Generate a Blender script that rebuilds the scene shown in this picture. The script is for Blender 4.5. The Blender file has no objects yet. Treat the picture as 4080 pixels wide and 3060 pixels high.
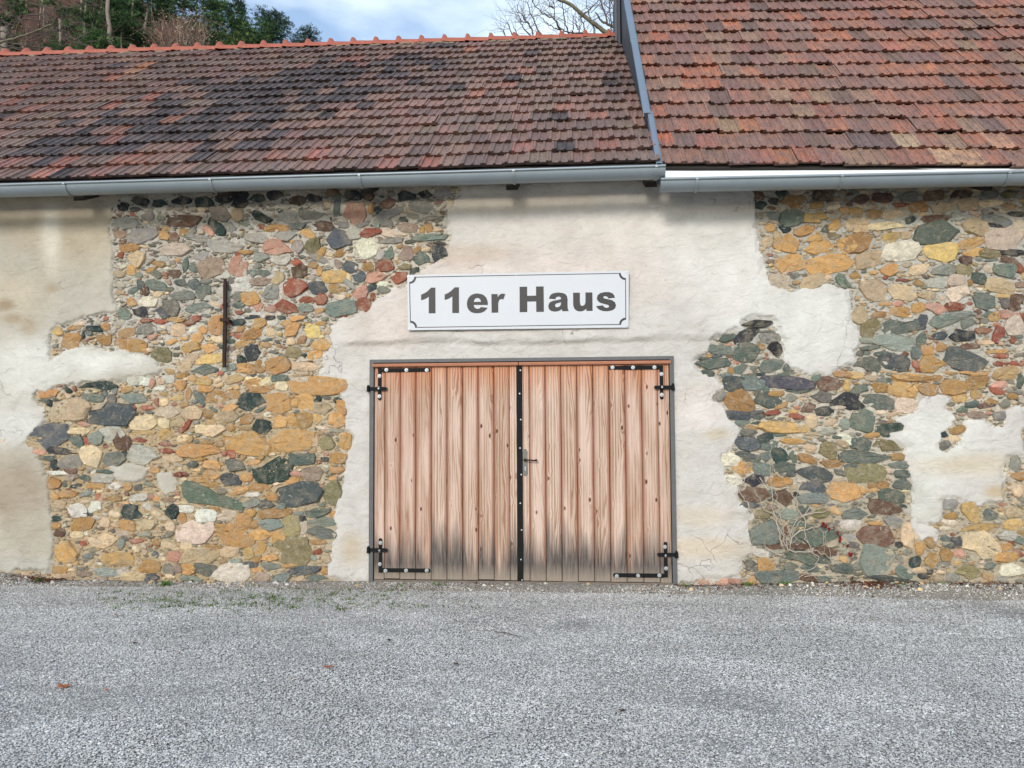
import bpy, math, random
import numpy as np
from mathutils import Vector, Matrix

random.seed(7); rng = np.random.default_rng(11)
scene = bpy.context.scene
col = scene.collection
rad = math.radians

# ------------------------------------------------------------------ camera
F = 3043.0                       # focal length in pixels of the 4080 px wide photograph
EYE = 1.69                       # eye height above the gravel
DIST = 8.2                       # metres from the masonry face (the plane Y = 0)
def cam_axes(yaw=rad(4.7), pitch=rad(3.0), roll=rad(0.3)):
    fw = Vector((-math.sin(yaw)*math.cos(pitch), math.cos(yaw)*math.cos(pitch), math.sin(pitch)))
    rt = Vector((math.cos(yaw), math.sin(yaw), 0)); up = rt.cross(fw)
    return (math.cos(roll)*rt - math.sin(roll)*up, math.sin(roll)*rt + math.cos(roll)*up, fw)
RT, UP, FW = cam_axes()
CAM = Vector((0, -DIST, EYE))
cam = bpy.data.cameras.new('camera'); cam_ob = bpy.data.objects.new('camera', cam)
col.objects.link(cam_ob)
cam.sensor_width = 36; cam.lens = F/4080*36; cam.clip_start = .05; cam.clip_end = 3000
M = Matrix((RT, UP, -FW)).transposed().to_4x4(); M.translation = CAM
cam_ob.matrix_world = M
scene.camera = cam_ob
def at(u, v, Y=0.0):
    """where the sight line through a place in the photograph meets the upright plane Y = const"""
    d = FW + RT*((u-2040)/F) + UP*((1530-v)/F)
    return CAM + d*((Y+DIST)/d.y)
def proj(p):
    d = p - CAM; z = d.dot(FW)
    return (2040 + F*d.dot(RT)/z, 1530 - F*d.dot(UP)/z)

# ------------------------------------------------------------------ light
SUN_EL, SUN_AZ = rad(25), rad(193)          # behind the photographer, a little to the left; azimuth clockwise from +Y
world = bpy.data.worlds.new('World'); scene.world = world; world.use_nodes = True
nt = world.node_tree; nt.nodes.clear()
sky = nt.nodes.new('ShaderNodeTexSky'); sky.sky_type = 'NISHITA'; sky.sun_disc = False
sky.sun_elevation = SUN_EL; sky.sun_rotation = SUN_AZ; sky.air_density = 1.0; sky.dust_density = .6; sky.ozone_density = 1.0
tc = nt.nodes.new('ShaderNodeTexCoord'); mp = nt.nodes.new('ShaderNodeMapping')
mp.inputs['Scale'].default_value = (1.0, 1.0, 2.6); mp.inputs['Location'].default_value = (.35, .1, .22)
cn = nt.nodes.new('ShaderNodeTexNoise'); cn.inputs['Scale'].default_value = 1.7; cn.inputs['Detail'].default_value = 7; cn.inputs['Roughness'].default_value = .55
cr = nt.nodes.new('ShaderNodeValToRGB'); cr.color_ramp.elements[0].position = .45; cr.color_ramp.elements[1].position = .66; cr.color_ramp.elements[0].color = (.10, .10, .10, 1)
mx = nt.nodes.new('ShaderNodeMix'); mx.data_type = 'RGBA'; mx.inputs[7].default_value = (5.6, 6.3, 6.7, 1)
bg = nt.nodes.new('ShaderNodeBackground'); bg.inputs['Strength'].default_value = .15
wo = nt.nodes.new('ShaderNodeOutputWorld')
L = nt.links.new
L(tc.outputs['Generated'], mp.inputs['Vector']); L(mp.outputs[0], cn.inputs['Vector']); L(cn.outputs['Fac'], cr.inputs[0])
L(cr.outputs[0], mx.inputs[0]); L(sky.outputs[0], mx.inputs[6]); L(mx.outputs[2], bg.inputs['Color']); L(bg.outputs[0], wo.inputs['Surface'])
sun = bpy.data.lights.new('sun', 'SUN'); sun.energy = 1.5; sun.angle = rad(13); sun.color = (1, .96, .91)
sun_ob = bpy.data.objects.new('sun', sun); col.objects.link(sun_ob)
sd = Vector((math.sin(SUN_AZ)*math.cos(SUN_EL), math.cos(SUN_AZ)*math.cos(SUN_EL), math.sin(SUN_EL)))
sun_ob.rotation_euler = sd.to_track_quat('Z', 'Y').to_euler(); sun_ob.location = sd*60
vs = scene.view_settings
vs.view_transform = 'Standard'; vs.look = 'None'; vs.exposure = 0.62; vs.gamma = 1; vs.use_curve_mapping = False

# ------------------------------------------------------------------ helpers
def s2l(c):
    return tuple(((x/255)/12.92 if x/255 <= .04045 else ((x/255+.055)/1.055)**2.4) for x in c)
def desat(c, k):
    g = .3*c[0]+.59*c[1]+.11*c[2]; return tuple(g+(v-g)*k for v in c)
def alb(c, k=.93): return tuple(min(.85, v*k) for v in s2l(c))
def mesh(name, v, f, smooth=False):
    me = bpy.data.meshes.new(name); me.from_pydata([tuple(p) for p in v], [], f)
    if smooth: me.shade_smooth()
    return me
def fast_mesh(name, v, tri_or_quad, smooth=False):
    v = np.asarray(v, np.float32); q = np.asarray(tri_or_quad, np.int32); n, k = q.shape
    me = bpy.data.meshes.new(name); me.vertices.add(len(v)); me.vertices.foreach_set('co', v.ravel())
    me.loops.add(n*k); me.loops.foreach_set('vertex_index', q.ravel())
    me.polygons.add(n); me.polygons.foreach_set('loop_start', np.arange(0, n*k, k, dtype=np.int32))
    me.update(calc_edges=True); me.validate()
    if smooth: me.shade_smooth()
    return me
def colour(me, arr, name='col'):
    a = me.color_attributes.new(name, 'FLOAT_COLOR', 'POINT'); a.data.foreach_set('color', np.asarray(arr, np.float32).ravel())
def link(name, me, mat, parent=None):
    o = bpy.data.objects.new(name, me); col.objects.link(o)
    if mat is not None and not me.materials: me.materials.append(mat)
    if parent is not None: own(o, parent)
    return o
ROOTLOC = {}
def own(o, parent):
    o.parent = parent
    l = ROOTLOC.get(parent.name)
    if l is not None: o.matrix_parent_inverse = Matrix.Translation(-l)
def tag(o, label=None, cat=None, group=None, kind=None):
    if label: o['label'] = label
    if cat: o['category'] = cat
    if group: o['group'] = group
    if kind: o['kind'] = kind
    return o
def thing(name, loc, label, cat, group=None):
    o = bpy.data.objects.new(name, None); col.objects.link(o); o.location = loc; o.empty_display_size = .2
    ROOTLOC[o.name] = Vector(loc)
    return tag(o, label, cat, group)
class MB:
    """collects simple shapes into one mesh"""
    def __init__(s): s.v = []; s.f = []; s.c = []
    def add(s, v, f, c=None):
        b = len(s.v); s.v += [tuple(p) for p in v]; s.f += [tuple(i+b for i in q) for q in f]
        if c is not None: s.c += [tuple(c)+(1,)*(4-len(c))]*len(v)
    def box(s, x0, x1, y0, y1, z0, z1, c=None):
        s.add([(x, y, z) for x in (x0, x1) for y in (y0, y1) for z in (z0, z1)],
              [(0,1,3,2),(4,6,7,5),(0,4,5,1),(2,3,7,6),(0,2,6,4),(1,5,7,3)], c)
    def hexa(s, p, c=None):      # 8 points, bottom ring then top ring
        s.add(p, [(3,2,1,0),(4,5,6,7),(0,1,5,4),(1,2,6,5),(2,3,7,6),(3,0,4,7)], c)
    def tube(s, pts, r, n=6, cap=True, c=None):
        pts = [Vector(p) for p in pts]; rs = r if isinstance(r, (list, tuple)) else [r]*len(pts); V = []; Fc = []
        up = Vector((.31, .17, .93))
        for i, p in enumerate(pts):
            d = (pts[min(i+1, len(pts)-1)] - pts[max(i-1, 0)])
            if d.length < 1e-6: d = Vector((0, 0, 1))
            d.normalize(); a = d.cross(up)
            if a.length < .05: a = d.cross(Vector((1, 0, 0)))
            a.normalize(); b = d.cross(a)
            for k in range(n):
                t = 2*math.pi*k/n; V.append(p + (a*math.cos(t) + b*math.sin(t))*rs[i])
        for i in range(len(pts)-1):
            for k in range(n):
                Fc.append((i*n+k, i*n+(k+1) % n, (i+1)*n+(k+1) % n, (i+1)*n+k))
        if cap and n > 2: Fc.append(tuple(range(n-1, -1, -1))); Fc.append(tuple((len(pts)-1)*n+k for k in range(n)))
        s.add(V, Fc, c)
    def disc(s, cx, cy, z0, z1, r, n=12):   # a short cylinder along -Y: y from z0 to z1
        V = [(cx+r*math.cos(2*math.pi*k/n), y, cy+r*math.sin(2*math.pi*k/n)) for y in (z0, z1) for k in range(n)]
        s.add(V, [tuple(range(n)), tuple(range(2*n-1, n-1, -1))] + [(k, n+k, n+(k+1) % n, (k+1) % n) for k in range(n)])
    def mesh(s, name, smooth=False):
        me = mesh(name, s.v, s.f, smooth)
        if s.c and len(s.c) == len(s.v): colour(me, s.c)
        return me
    def build(s, name, mat, parent=None, smooth=False): return link(name, s.mesh(name, smooth), mat, parent)
def vnoise(x, y, s=0):
    """value noise, vectorised, -1..1"""
    xi = np.floor(x).astype(np.int64); yi = np.floor(y).astype(np.int64); fx = x-xi; fy = y-yi
    fx = fx*fx*(3-2*fx); fy = fy*fy*(3-2*fy)
    def h(a, b):
        n = (a*374761393 + b*668265263 + s*982451653) & 0x7fffffff
        n = ((n ^ (n >> 13))*1274126177) & 0x7fffffff
        return ((n ^ (n >> 16)) & 0xffff)/32767.5 - 1
    return (h(xi, yi)*(1-fx)+h(xi+1, yi)*fx)*(1-fy) + (h(xi, yi+1)*(1-fx)+h(xi+1, yi+1)*fx)*fy
def fbm(x, y, s=0, o=4):
    r = 0; a = .5
    for i in range(o): r = r + a*vnoise(x*2**i, y*2**i, s+i*17); a *= .5
    return r

# ------------------------------------------------------------------ materials
def mat(name):
    m = bpy.data.materials.new(name); m.use_nodes = True; t = m.node_tree
    b = t.nodes['Principled BSDF']; return m, t, b
def noise(t, scale, detail=4, rough=.55, vec=None, dist=0):
    n = t.nodes.new('ShaderNodeTexNoise'); n.inputs['Scale'].default_value = scale; n.inputs['Detail'].default_value = detail
    n.inputs['Roughness'].default_value = rough; n.inputs['Distortion'].default_value = dist
    if vec is not None: t.links.new(vec, n.inputs['Vector'])
    return n.outputs['Fac']
def pos(t, scale=None, kind='pos'):
    if kind == 'pos': o = t.nodes.new('ShaderNodeNewGeometry').outputs['Position']
    else: o = t.nodes.new('ShaderNodeTexCoord').outputs[kind]
    if scale:
        m = t.nodes.new('ShaderNodeMapping'); m.inputs['Scale'].default_value = scale; t.links.new(o, m.inputs['Vector']); o = m.outputs[0]
    return o
def ramp(t, fac, stops):
    r = t.nodes.new('ShaderNodeValToRGB'); e = r.color_ramp.elements
    while len(e) < len(stops): e.new(.5)
    for el, (p, c) in zip(e, stops):
        el.position = p; el.color = (c, c, c, 1) if not isinstance(c, (tuple, list)) else tuple(c)+(1,)
    t.links.new(fac, r.inputs[0]); return r.outputs[0]
def mix(t, fac, a, b, mode='MIX'):
    m = t.nodes.new('ShaderNodeMix'); m.data_type = 'RGBA'; m.blend_type = mode; m.clamp_factor = True
    for k, v in ((0, fac), (6, a), (7, b)):
        if hasattr(v, 'is_linked'): t.links.new(v, m.inputs[k])
        else: m.inputs[k].default_value = v if k == 0 else (tuple(v)+(1,) if len(v) == 3 else v)
    return m.outputs[2]
def math_(t, op, a, b=None, c=None):
    m = t.nodes.new('ShaderNodeMath'); m.operation = op
    for i, v in enumerate((a, b, c)):
        if v is None: continue
        if hasattr(v, 'is_linked'): t.links.new(v, m.inputs[i])
        else: m.inputs[i].default_value = v
    return m.outputs[0]
def bump(t, b, h, strength=.5, dist=.01):
    n = t.nodes.new('ShaderNodeBump'); n.inputs['Strength'].default_value = strength; n.inputs['Distance'].default_value = dist
    t.links.new(h, n.inputs['Height']); t.links.new(n.outputs[0], b.inputs['Normal'])
def attr(t, name):
    a = t.nodes.new('ShaderNodeAttribute'); a.attribute_name = name; return a
def gray(v): return (v, v, v)

# stone: colour from the stone's own attribute; alpha = how slaty (layered) it is
m_stone, t, b = mat('rubble_stone'); at_ = attr(t, 'col'); P = pos(t)
n1 = noise(t, 17, 7, .72, P, .5); n2 = noise(t, 60, 6, .75, P); n3 = noise(t, 1, 6, .7, pos(t, (18, 18, 120)))
base = mix(t, n1, mix(t, 1.0, at_.outputs['Color'], (.50, .49, .49), 'MULTIPLY'), mix(t, 1.0, at_.outputs['Color'], (1.46, 1.45, 1.42), 'MULTIPLY'))
base = mix(t, math_(t, 'MULTIPLY', at_.outputs['Alpha'], .55), base, mix(t, n3, mix(t, 1.0, base, gray(.35), 'MULTIPLY'), mix(t, 1.0, base, gray(1.6), 'MULTIPLY')))
base = mix(t, ramp(t, noise(t, 9, 4, .6, P, .4), [(.48, 0), (.66, .5)]), base, alb((186, 172, 150)))
lime = ramp(t, noise(t, 22, 8, .78, P, .8), [(.57, 0), (.64, .85)])
base = mix(t, lime, base, alb((214, 204, 184)))
dirt = ramp(t, n2, [(.33, .8), (.47, 0)]); base = mix(t, dirt, base, mix(t, 1.0, base, gray(.45), 'MULTIPLY'))
t.links.new(base, b.inputs['Base Color']); b.inputs['Roughness'].default_value = .9; b.inputs['Specular IOR Level'].default_value = .2
hh = math_(t, 'ADD', math_(t, 'MULTIPLY', n3, at_.outputs['Alpha']), math_(t, 'ADD', math_(t, 'MULTIPLY', n1, .7), math_(t, 'MULTIPLY', n2, .45)))
bump(t, b, hh, 1.0, .040)

m_mortar, t, b = mat('lime_mortar'); at_ = attr(t, 'col'); P = pos(t)
n1 = noise(t, 9, 6, .7, P); n2 = noise(t, 55, 6, .75, P); n3 = noise(t, 160, 3, .7, P)
base = mix(t, n1, mix(t, 1.0, at_.outputs['Color'], (.74, .71, .66), 'MULTIPLY'), mix(t, 1.0, at_.outputs['Color'], (1.18, 1.18, 1.18), 'MULTIPLY'))
base = mix(t, ramp(t, n2, [(.30, .8), (.42, 0)]), base, mix(t, 1.0, base, (.40, .36, .31), 'MULTIPLY'))
base = mix(t, ramp(t, n3, [(.62, 0), (.70, .5)]), base, alb((150, 128, 96)))
vr = t.nodes.new('ShaderNodeTexVoronoi'); vr.inputs['Scale'].default_value = 1; vr.inputs['Randomness'].default_value = 1
wv = t.nodes.new('ShaderNodeVectorMath'); wv.operation = 'ADD'; nz = t.nodes.new('ShaderNodeTexNoise'); nz.inputs['Scale'].default_value = 1.4; nz.inputs['Detail'].default_value = 4
pm = pos(t, (24, 24, 40)); t.links.new(pm, nz.inputs['Vector']); t.links.new(pm, wv.inputs[0]); t.links.new(nz.outputs['Color'], wv.inputs[1]); t.links.new(wv.outputs[0], vr.inputs['Vector'])
vs_ = t.nodes.new('ShaderNodeSeparateColor'); t.links.new(vr.outputs['Color'], vs_.inputs[0])
chipc = ramp(t, vs_.outputs[0], [(0, alb((96, 90, 80))), (.18, alb((150, 122, 84))), (.45, alb((206, 172, 122))), (.7, alb((222, 204, 174))), (1, alb((232, 226, 212)))])
chip = math_(t, 'MULTIPLY', ramp(t, vr.outputs['Distance'], [(.40, 1), (.52, 0)]), ramp(t, vs_.outputs[1], [(.48, 0), (.52, .75)]))
base = mix(t, chip, base, chipc)
base = mix(t, ramp(t, noise(t, 24, 6, .7, P, .5), [(.54, 0), (.62, .6)]), base, alb((226, 220, 206)))
t.links.new(base, b.inputs['Base Color']); b.inputs['Roughness'].default_value = .95; b.inputs['Specular IOR Level'].default_value = .1
bump(t, b, math_(t, 'ADD', math_(t, 'MULTIPLY', n1, .8), math_(t, 'ADD', math_(t, 'MULTIPLY', chip, .5), math_(t, 'ADD', n2, math_(t, 'MULTIPLY', n3, .4)))), 1.0, .035)

m_plaster, t, b = mat('old_plaster'); at_ = attr(t, 'col'); P = pos(t)
n1 = noise(t, 3.2, 7, .62, P, .5); n2 = noise(t, 1, 8, .62, pos(t, (6, 6, 9)), 1.0); n3 = noise(t, 90, 4, .7, P)
base = mix(t, ramp(t, n1, [(.35, 0), (.7, 1)]), mix(t, 1.0, at_.outputs['Color'], (.90, .885, .86), 'MULTIPLY'), mix(t, 1.0, at_.outputs['Color'], (1.06, 1.06, 1.06), 'MULTIPLY'))
vo = t.nodes.new('ShaderNodeTexVoronoi'); vo.feature = 'DISTANCE_TO_EDGE'; vo.inputs['Scale'].default_value = 1.9
wv = t.nodes.new('ShaderNodeVectorMath'); wv.operation = 'ADD'; nz = t.nodes.new('ShaderNodeTexNoise'); nz.inputs['Scale'].default_value = 2.6; nz.inputs['Detail'].default_value = 6
t.links.new(P, nz.inputs['Vector']); sc_ = t.nodes.new('ShaderNodeVectorMath'); sc_.operation = 'SCALE'; sc_.inputs['Scale'].default_value = .55
t.links.new(nz.outputs['Color'], sc_.inputs[0]); t.links.new(P, wv.inputs[0]); t.links.new(sc_.outputs[0], wv.inputs[1]); t.links.new(wv.outputs[0], vo.inputs['Vector'])
crack = math_(t, 'MULTIPLY', ramp(t, vo.outputs['Distance'], [(.0, 1), (.006, 0)]), ramp(t, noise(t, 1.3, 3, .5, P), [(.55, 0), (.62, .8)]))
base = mix(t, crack, base, alb((120, 108, 96)))
base = mix(t, ramp(t, noise(t, 18, 7, .7, P, .4), [(.30, .4), (.44, 0)]), base, mix(t, 1.0, base, (.70, .67, .63), 'MULTIPLY'))
base = mix(t, ramp(t, n3, [(.27, .35), (.36, 0)]), base, alb((150, 138, 124)))
t.links.new(base, b.inputs['Base Color']); b.inputs['Roughness'].default_value = .93; b.inputs['Specular IOR Level'].default_value = .15
bump(t, b, math_(t, 'SUBTRACT', math_(t, 'ADD', n2, math_(t, 'MULTIPLY', n3, .16)), math_(t, 'MULTIPLY', crack, .25)), .75, .036)

# clay roof tile: object colour x mesh colour
m_tile, t, b = mat('clay_tile'); oi = t.nodes.new('ShaderNodeObjectInfo'); at_ = attr(t, 'col'); P = pos(t)
base = mix(t, 1.0, oi.outputs['Color'], at_.outputs['Color'], 'MULTIPLY')
n1 = noise(t, 1, 5, .6, pos(t, (34, 5, 5))); n2 = noise(t, 1, 5, .7, pos(t, (75, 34, 34)))
base = mix(t, ramp(t, noise(t, 7, 4, .6, P), [(.42, 0), (.62, .6)]), base, alb((118, 100, 96)))
base = mix(t, n1, mix(t, 1.0, base, (.40, .40, .42), 'MULTIPLY'), mix(t, 1.0, base, (1.62, 1.58, 1.54), 'MULTIPLY'))
base = mix(t, ramp(t, n2, [(.36, .75), (.47, 0)]), base, (.022, .021, .021))
base = mix(t, ramp(t, noise(t, 33, 5, .7, P), [(.63, 0), (.72, .55)]), base, alb((150, 148, 128)))
t.links.new(base, b.inputs['Base Color']); b.inputs['Roughness'].default_value = .72; b.inputs['Specular IOR Level'].default_value = .35
bump(t, b, math_(t, 'ADD', n1, math_(t, 'MULTIPLY', n2, .5)), .45, .008)

m_ridge, t, b = mat('red_ridge_tile'); P = pos(t)
base = mix(t, noise(t, 7, 5, .6, P), alb((150, 80, 62)), alb((180, 104, 82)))
base = mix(t, ramp(t, noise(t, 24, 5, .7, P), [(.64, 0), (.70, .8)]), base, alb((205, 180, 150)))
t.links.new(base, b.inputs['Base Color']); b.inputs['Roughness'].default_value = .7; bump(t, b, noise(t, 60, 4, .6, P), .3, .006)

def flat(name, c, rough=.6, metal=0.0, var=.15, scale=9, bmp=.0, spec=.5, bscale=80):
    m, t, b = mat(name); P = pos(t)
    n = noise(t, scale, 5, .6, P)
    t.links.new(mix(t, n, tuple(v*(1-var) for v in c), tuple(min(.9, v*(1+var)) for v in c)), b.inputs['Base Color'])
    b.inputs['Roughness'].default_value = rough; b.inputs['Metallic'].default_value = metal; b.inputs['Specular IOR Level'].default_value = spec
    if bmp: bump(t, b, noise(t, bscale, 4, .6, P), bmp, .006)
    return m
m_zinc = flat('zinc_sheet', (.25, .29, .31), .45, .35, .13, 4)
m_apron = flat('pale_sheet_metal', (.74, .75, .75), .45, .0, .04, 3)
m_blue = flat('blue_grey_sheet', (.17, .22, .28), .5, .2, .12, 3)
m_gable = flat('dark_blue_sheet', (.055, .068, .085), .55, .2, .15, 3)
m_darkboard = flat('dark_boarding', (.045, .05, .062), .7, 0, .25, 5)
m_rafter = flat('dark_rafter_wood', (.035, .024, .017), .85, 0, .4, 12, .4)
m_black = flat('black_iron', (.006, .006, .0065), .7, 0, .35, 14, .15, .2)
m_rust = flat('rusty_dark_iron', (.038, .024, .02), .85, 0, .45, 30, .5, .2)
m_frame = flat('grey_steel', (.10, .10, .10), .6, .1, .25, 12, .1)
m_bolt = flat('galvanised_bolt', (.42, .44, .45), .45, .6, .1, 40)
m_plate = flat('tarnished_brass_plate', (.15, .15, .135), .45, .6, .35, 30)
m_white = flat('white_sign_enamel', (.53, .54, .555), .5, 0, .03, 3)
m_print = flat('dark_brown_print', (.013, .010, .0095), .5, 0, .03, 5)
m_deck = flat('roof_boards', (.03, .026, .022), .9, 0, .3, 6)
m_core = flat('wall_core', (.42, .37, .29), .95, 0, .15, 4, .5)

# weathered larch planks
m_wood, t, b = mat('weathered_larch'); oi = t.nodes.new('ShaderNodeObjectInfo'); tcn = t.nodes.new('ShaderNodeTexCoord')
oc = tcn.outputs['Object']; P = pos(t); rnd = oi.outputs['Random']
off = t.nodes.new('ShaderNodeVectorMath'); off.operation = 'ADD'; cmb = t.nodes.new('ShaderNodeCombineXYZ')
t.links.new(math_(t, 'MULTIPLY', rnd, 37.0), cmb.inputs[1]); t.links.new(math_(t, 'MULTIPLY', rnd, 91.0), cmb.inputs[2])
t.links.new(oc, off.inputs[0]); t.links.new(cmb.outputs[0], off.inputs[1]); V = off.outputs[0]
sx = t.nodes.new('ShaderNodeSeparateXYZ'); t.links.new(oc, sx.inputs[0]); sp = t.nodes.new('ShaderNodeSeparateXYZ'); t.links.new(P, sp.inputs[0])
def scaled(v, s):
    m = t.nodes.new('ShaderNodeMapping'); m.inputs['Scale'].default_value = s; t.links.new(v, m.inputs['Vector']); return m.outputs[0]
kv = t.nodes.new('ShaderNodeTexVoronoi'); kv.inputs['Scale'].default_value = 1; kv.feature = 'F1'; kv.inputs['Randomness'].default_value = .9
t.links.new(scaled(V, (9.0, 1, 4.2)), kv.inputs['Vector'])
kd = kv.outputs['Distance']
sel = t.nodes.new('ShaderNodeSeparateColor'); t.links.new(kv.outputs['Color'], sel.inputs[0])
has = ramp(t, sel.outputs[0], [(.30, 0), (.34, 1)])
swirl = math_(t, 'MULTIPLY', math_(t, 'MULTIPLY', ramp(t, kd, [(0, 1), (.30, 0)]), has), 3.2)
big = noise(t, 1, 3, .5, scaled(V, (5, 1, .75))); small = noise(t, 1, 4, .6, scaled(V, (30, 1, 2.0)))
xx = math_(t, 'ABSOLUTE', math_(t, 'ADD', sx.outputs[0], math_(t, 'MULTIPLY', math_(t, 'SUBTRACT', big, .5), .16)))
field = math_(t, 'ADD', math_(t, 'ADD', math_(t, 'MULTIPLY', xx, 210.0), math_(t, 'MULTIPLY', big, 30.0)), math_(t, 'ADD', math_(t, 'MULTIPLY', small, 2.2), math_(t, 'MULTIPLY', swirl, 2.0)))
ring = math_(t, 'MULTIPLY_ADD', math_(t, 'SINE', field), .5, .5)
ringc = ramp(t, ring, [(.15, 0), (.62, .35), (.97, 1)])
lightw = mix(t, rnd, alb((208, 184, 164)), alb((178, 146, 122))); darkw = mix(t, rnd, alb((134, 96, 72)), alb((150, 108, 84)))
base = mix(t, math_(t, 'MULTIPLY', ringc, .78), lightw, darkw)
fine = noise(t, 1, 4, .6, scaled(V, (260, 1, 5))); base = mix(t, ramp(t, fine, [(.35, .45), (.6, 0)]), base, mix(t, 1.0, base, (.62, .55, .5), 'MULTIPLY'))
silver = ramp(t, noise(t, 1, 4, .55, scaled(V, (9, 1, 1.1))), [(.40, 0), (.66, .72)]); base = mix(t, silver, base, alb((216, 190, 174)))
edge = ramp(t, math_(t, 'ABSOLUTE', sx.outputs[0]), [(.052, 0), (.068, .6)]); base = mix(t, edge, base, alb((142, 84, 56)))
knot = math_(t, 'MULTIPLY', ramp(t, kd, [(.075, 1), (.13, 0)]), has); base = mix(t, knot, base, alb((92, 52, 36)))
# orange, less bleached wood under the top rail
top = ramp(t, math_(t, 'ADD', sp.outputs[2], math_(t, 'MULTIPLY', fine, .25)), [(.0, 0), (1, 1)])
tz = t.nodes.new('ShaderNodeMapRange'); tz.inputs['From Min'].default_value = 2.05; tz.inputs['From Max'].default_value = 2.42
t.links.new(math_(t, 'ADD', sp.outputs[2], math_(t, 'MULTIPLY', noise(t, 1, 3, .5, scaled(V, (40, 1, 1.2))), .2)), tz.inputs['Value'])
base = mix(t, math_(t, 'MULTIPLY', tz.outputs[0], .6), base, mix(t, ringc, alb((206, 132, 80)), alb((150, 80, 44))))
# grey, rain-splashed foot of the door
wz = t.nodes.new('ShaderNodeMapRange'); wz.inputs['From Min'].default_value = .56; wz.inputs['From Max'].default_value = .20
wet = noise(t, 1, 5, .65, scaled(V, (42, 1, 1.6))); wet2 = noise(t, 1, 3, .5, scaled(V, (11, 1, .6)))
t.links.new(math_(t, 'ADD', sp.outputs[2], math_(t, 'ADD', math_(t, 'MULTIPLY', math_(t, 'SUBTRACT', wet, .5), .6), math_(t, 'ADD', math_(t, 'MULTIPLY', math_(t, 'SUBTRACT', wet2, .5), .8), math_(t, 'MULTIPLY', math_(t, 'SUBTRACT', rnd, .5), .16)))), wz.inputs['Value'])
gb = mix(t, ramp(t, fine, [(.35, 0), (.65, 1)]), alb((40, 38, 38)), alb((118, 110, 104)))
lowz = t.nodes.new('ShaderNodeMapRange'); lowz.inputs['From Min'].default_value = .20; lowz.inputs['From Max'].default_value = .05
t.links.new(math_(t, 'ADD', sp.outputs[2], math_(t, 'MULTIPLY', math_(t, 'SUBTRACT', wet, .5), .2)), lowz.inputs['Value'])
gb = mix(t, math_(t, 'MULTIPLY', lowz.outputs[0], .7), gb, alb((160, 146, 130)))
base = mix(t, math_(t, 'MULTIPLY', wz.outputs[0], .95), base, gb)
t.links.new(base, b.inputs['Base Color']); b.inputs['Roughness'].default_value = .8; b.inputs['Specular IOR Level'].default_value = .25
bump(t, b, math_(t, 'ADD', math_(t, 'MULTIPLY', ringc, -.5), fine), .35, .004)

m_gravel, t, b = mat('gravel_ground'); P = pos(t); at_ = attr(t, 'col')
vg = t.nodes.new('ShaderNodeTexVoronoi'); vg.inputs['Scale'].default_value = 95; t.links.new(P, vg.inputs['Vector'])
gs = t.nodes.new('ShaderNodeSeparateColor'); t.links.new(vg.outputs['Color'], gs.inputs[0])
base = ramp(t, gs.outputs[0], [(0, alb((124, 124, 122))), (.45, alb((172, 171, 168))), (.85, alb((205, 204, 201))), (1, alb((228, 226, 221)))])
base = mix(t, ramp(t, vg.outputs['Distance'], [(.35, 0), (.75, .8)]), base, (.17, .17, .165))
base = mix(t, 1.0, base, at_.outputs['Color'], 'MULTIPLY')
t.links.new(base, b.inputs['Base Color']); b.inputs['Roughness'].default_value = .9; b.inputs['Specular IOR Level'].default_value = .2
bump(t, b, math_(t, 'MULTIPLY', vg.outputs['Distance'], -1.0), 1.0, .012)
def attr_mat(name, rough=.85, spec=.2, patch=False):
    m, t, b = mat(name); a = attr(t, 'col'); P = pos(t)
    o_ = mix(t, noise(t, 30, 4, .6, P), mix(t, 1.0, a.outputs['Color'], gray(.75), 'MULTIPLY'), mix(t, 1.0, a.outputs['Color'], gray(1.25), 'MULTIPLY'))
    if patch: o_ = mix(t, ramp(t, noise(t, 1, 5, .6, pos(t, (.7, 1.6, 1)), .8), [(.38, 0), (.66, 1)]), mix(t, 1.0, o_, (.96, .95, .93), 'MULTIPLY'), mix(t, 1.0, o_, (1.28, 1.27, 1.25), 'MULTIPLY'))
    t.links.new(o_, b.inputs['Base Color'])
    b.inputs['Roughness'].default_value = rough; b.inputs['Specular IOR Level'].default_value = spec
    return m
m_pebble = attr_mat('pebbles', patch=True); m_leaf = attr_mat('dead_leaf'); m_needle = attr_mat('pine_needles'); m_grass = attr_mat('weed_leaf')
m_bark = flat('pale_bark', (.21, .17, .135), .9, 0, .35, 6, .6); m_twig = flat('twig_bark', (.085, .066, .052), .9, 0, .35, 8, .4)
m_mossbark = flat('mossy_bark', (.15, .13, .085), .95, 0, .4, 14, .7)
m_vine = flat('dry_vine_stem', (.44, .375, .30), .9, 0, .3, 20, .4)
m_floor, t, b = mat('leafy_hillside'); P = pos(t)
base = mix(t, noise(t, .9, 7, .7, P), alb((70, 48, 40)), alb((128, 84, 66))); base = mix(t, ramp(t, noise(t, 3.5, 6, .7, P), [(.3, .8), (.5, 0)]), base, alb((46, 38, 32)))
t.links.new(base, b.inputs['Base Color']); b.inputs['Roughness'].default_value = .95; bump(t, b, noise(t, 3, 6, .7, P), 1.0, .4)
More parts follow.
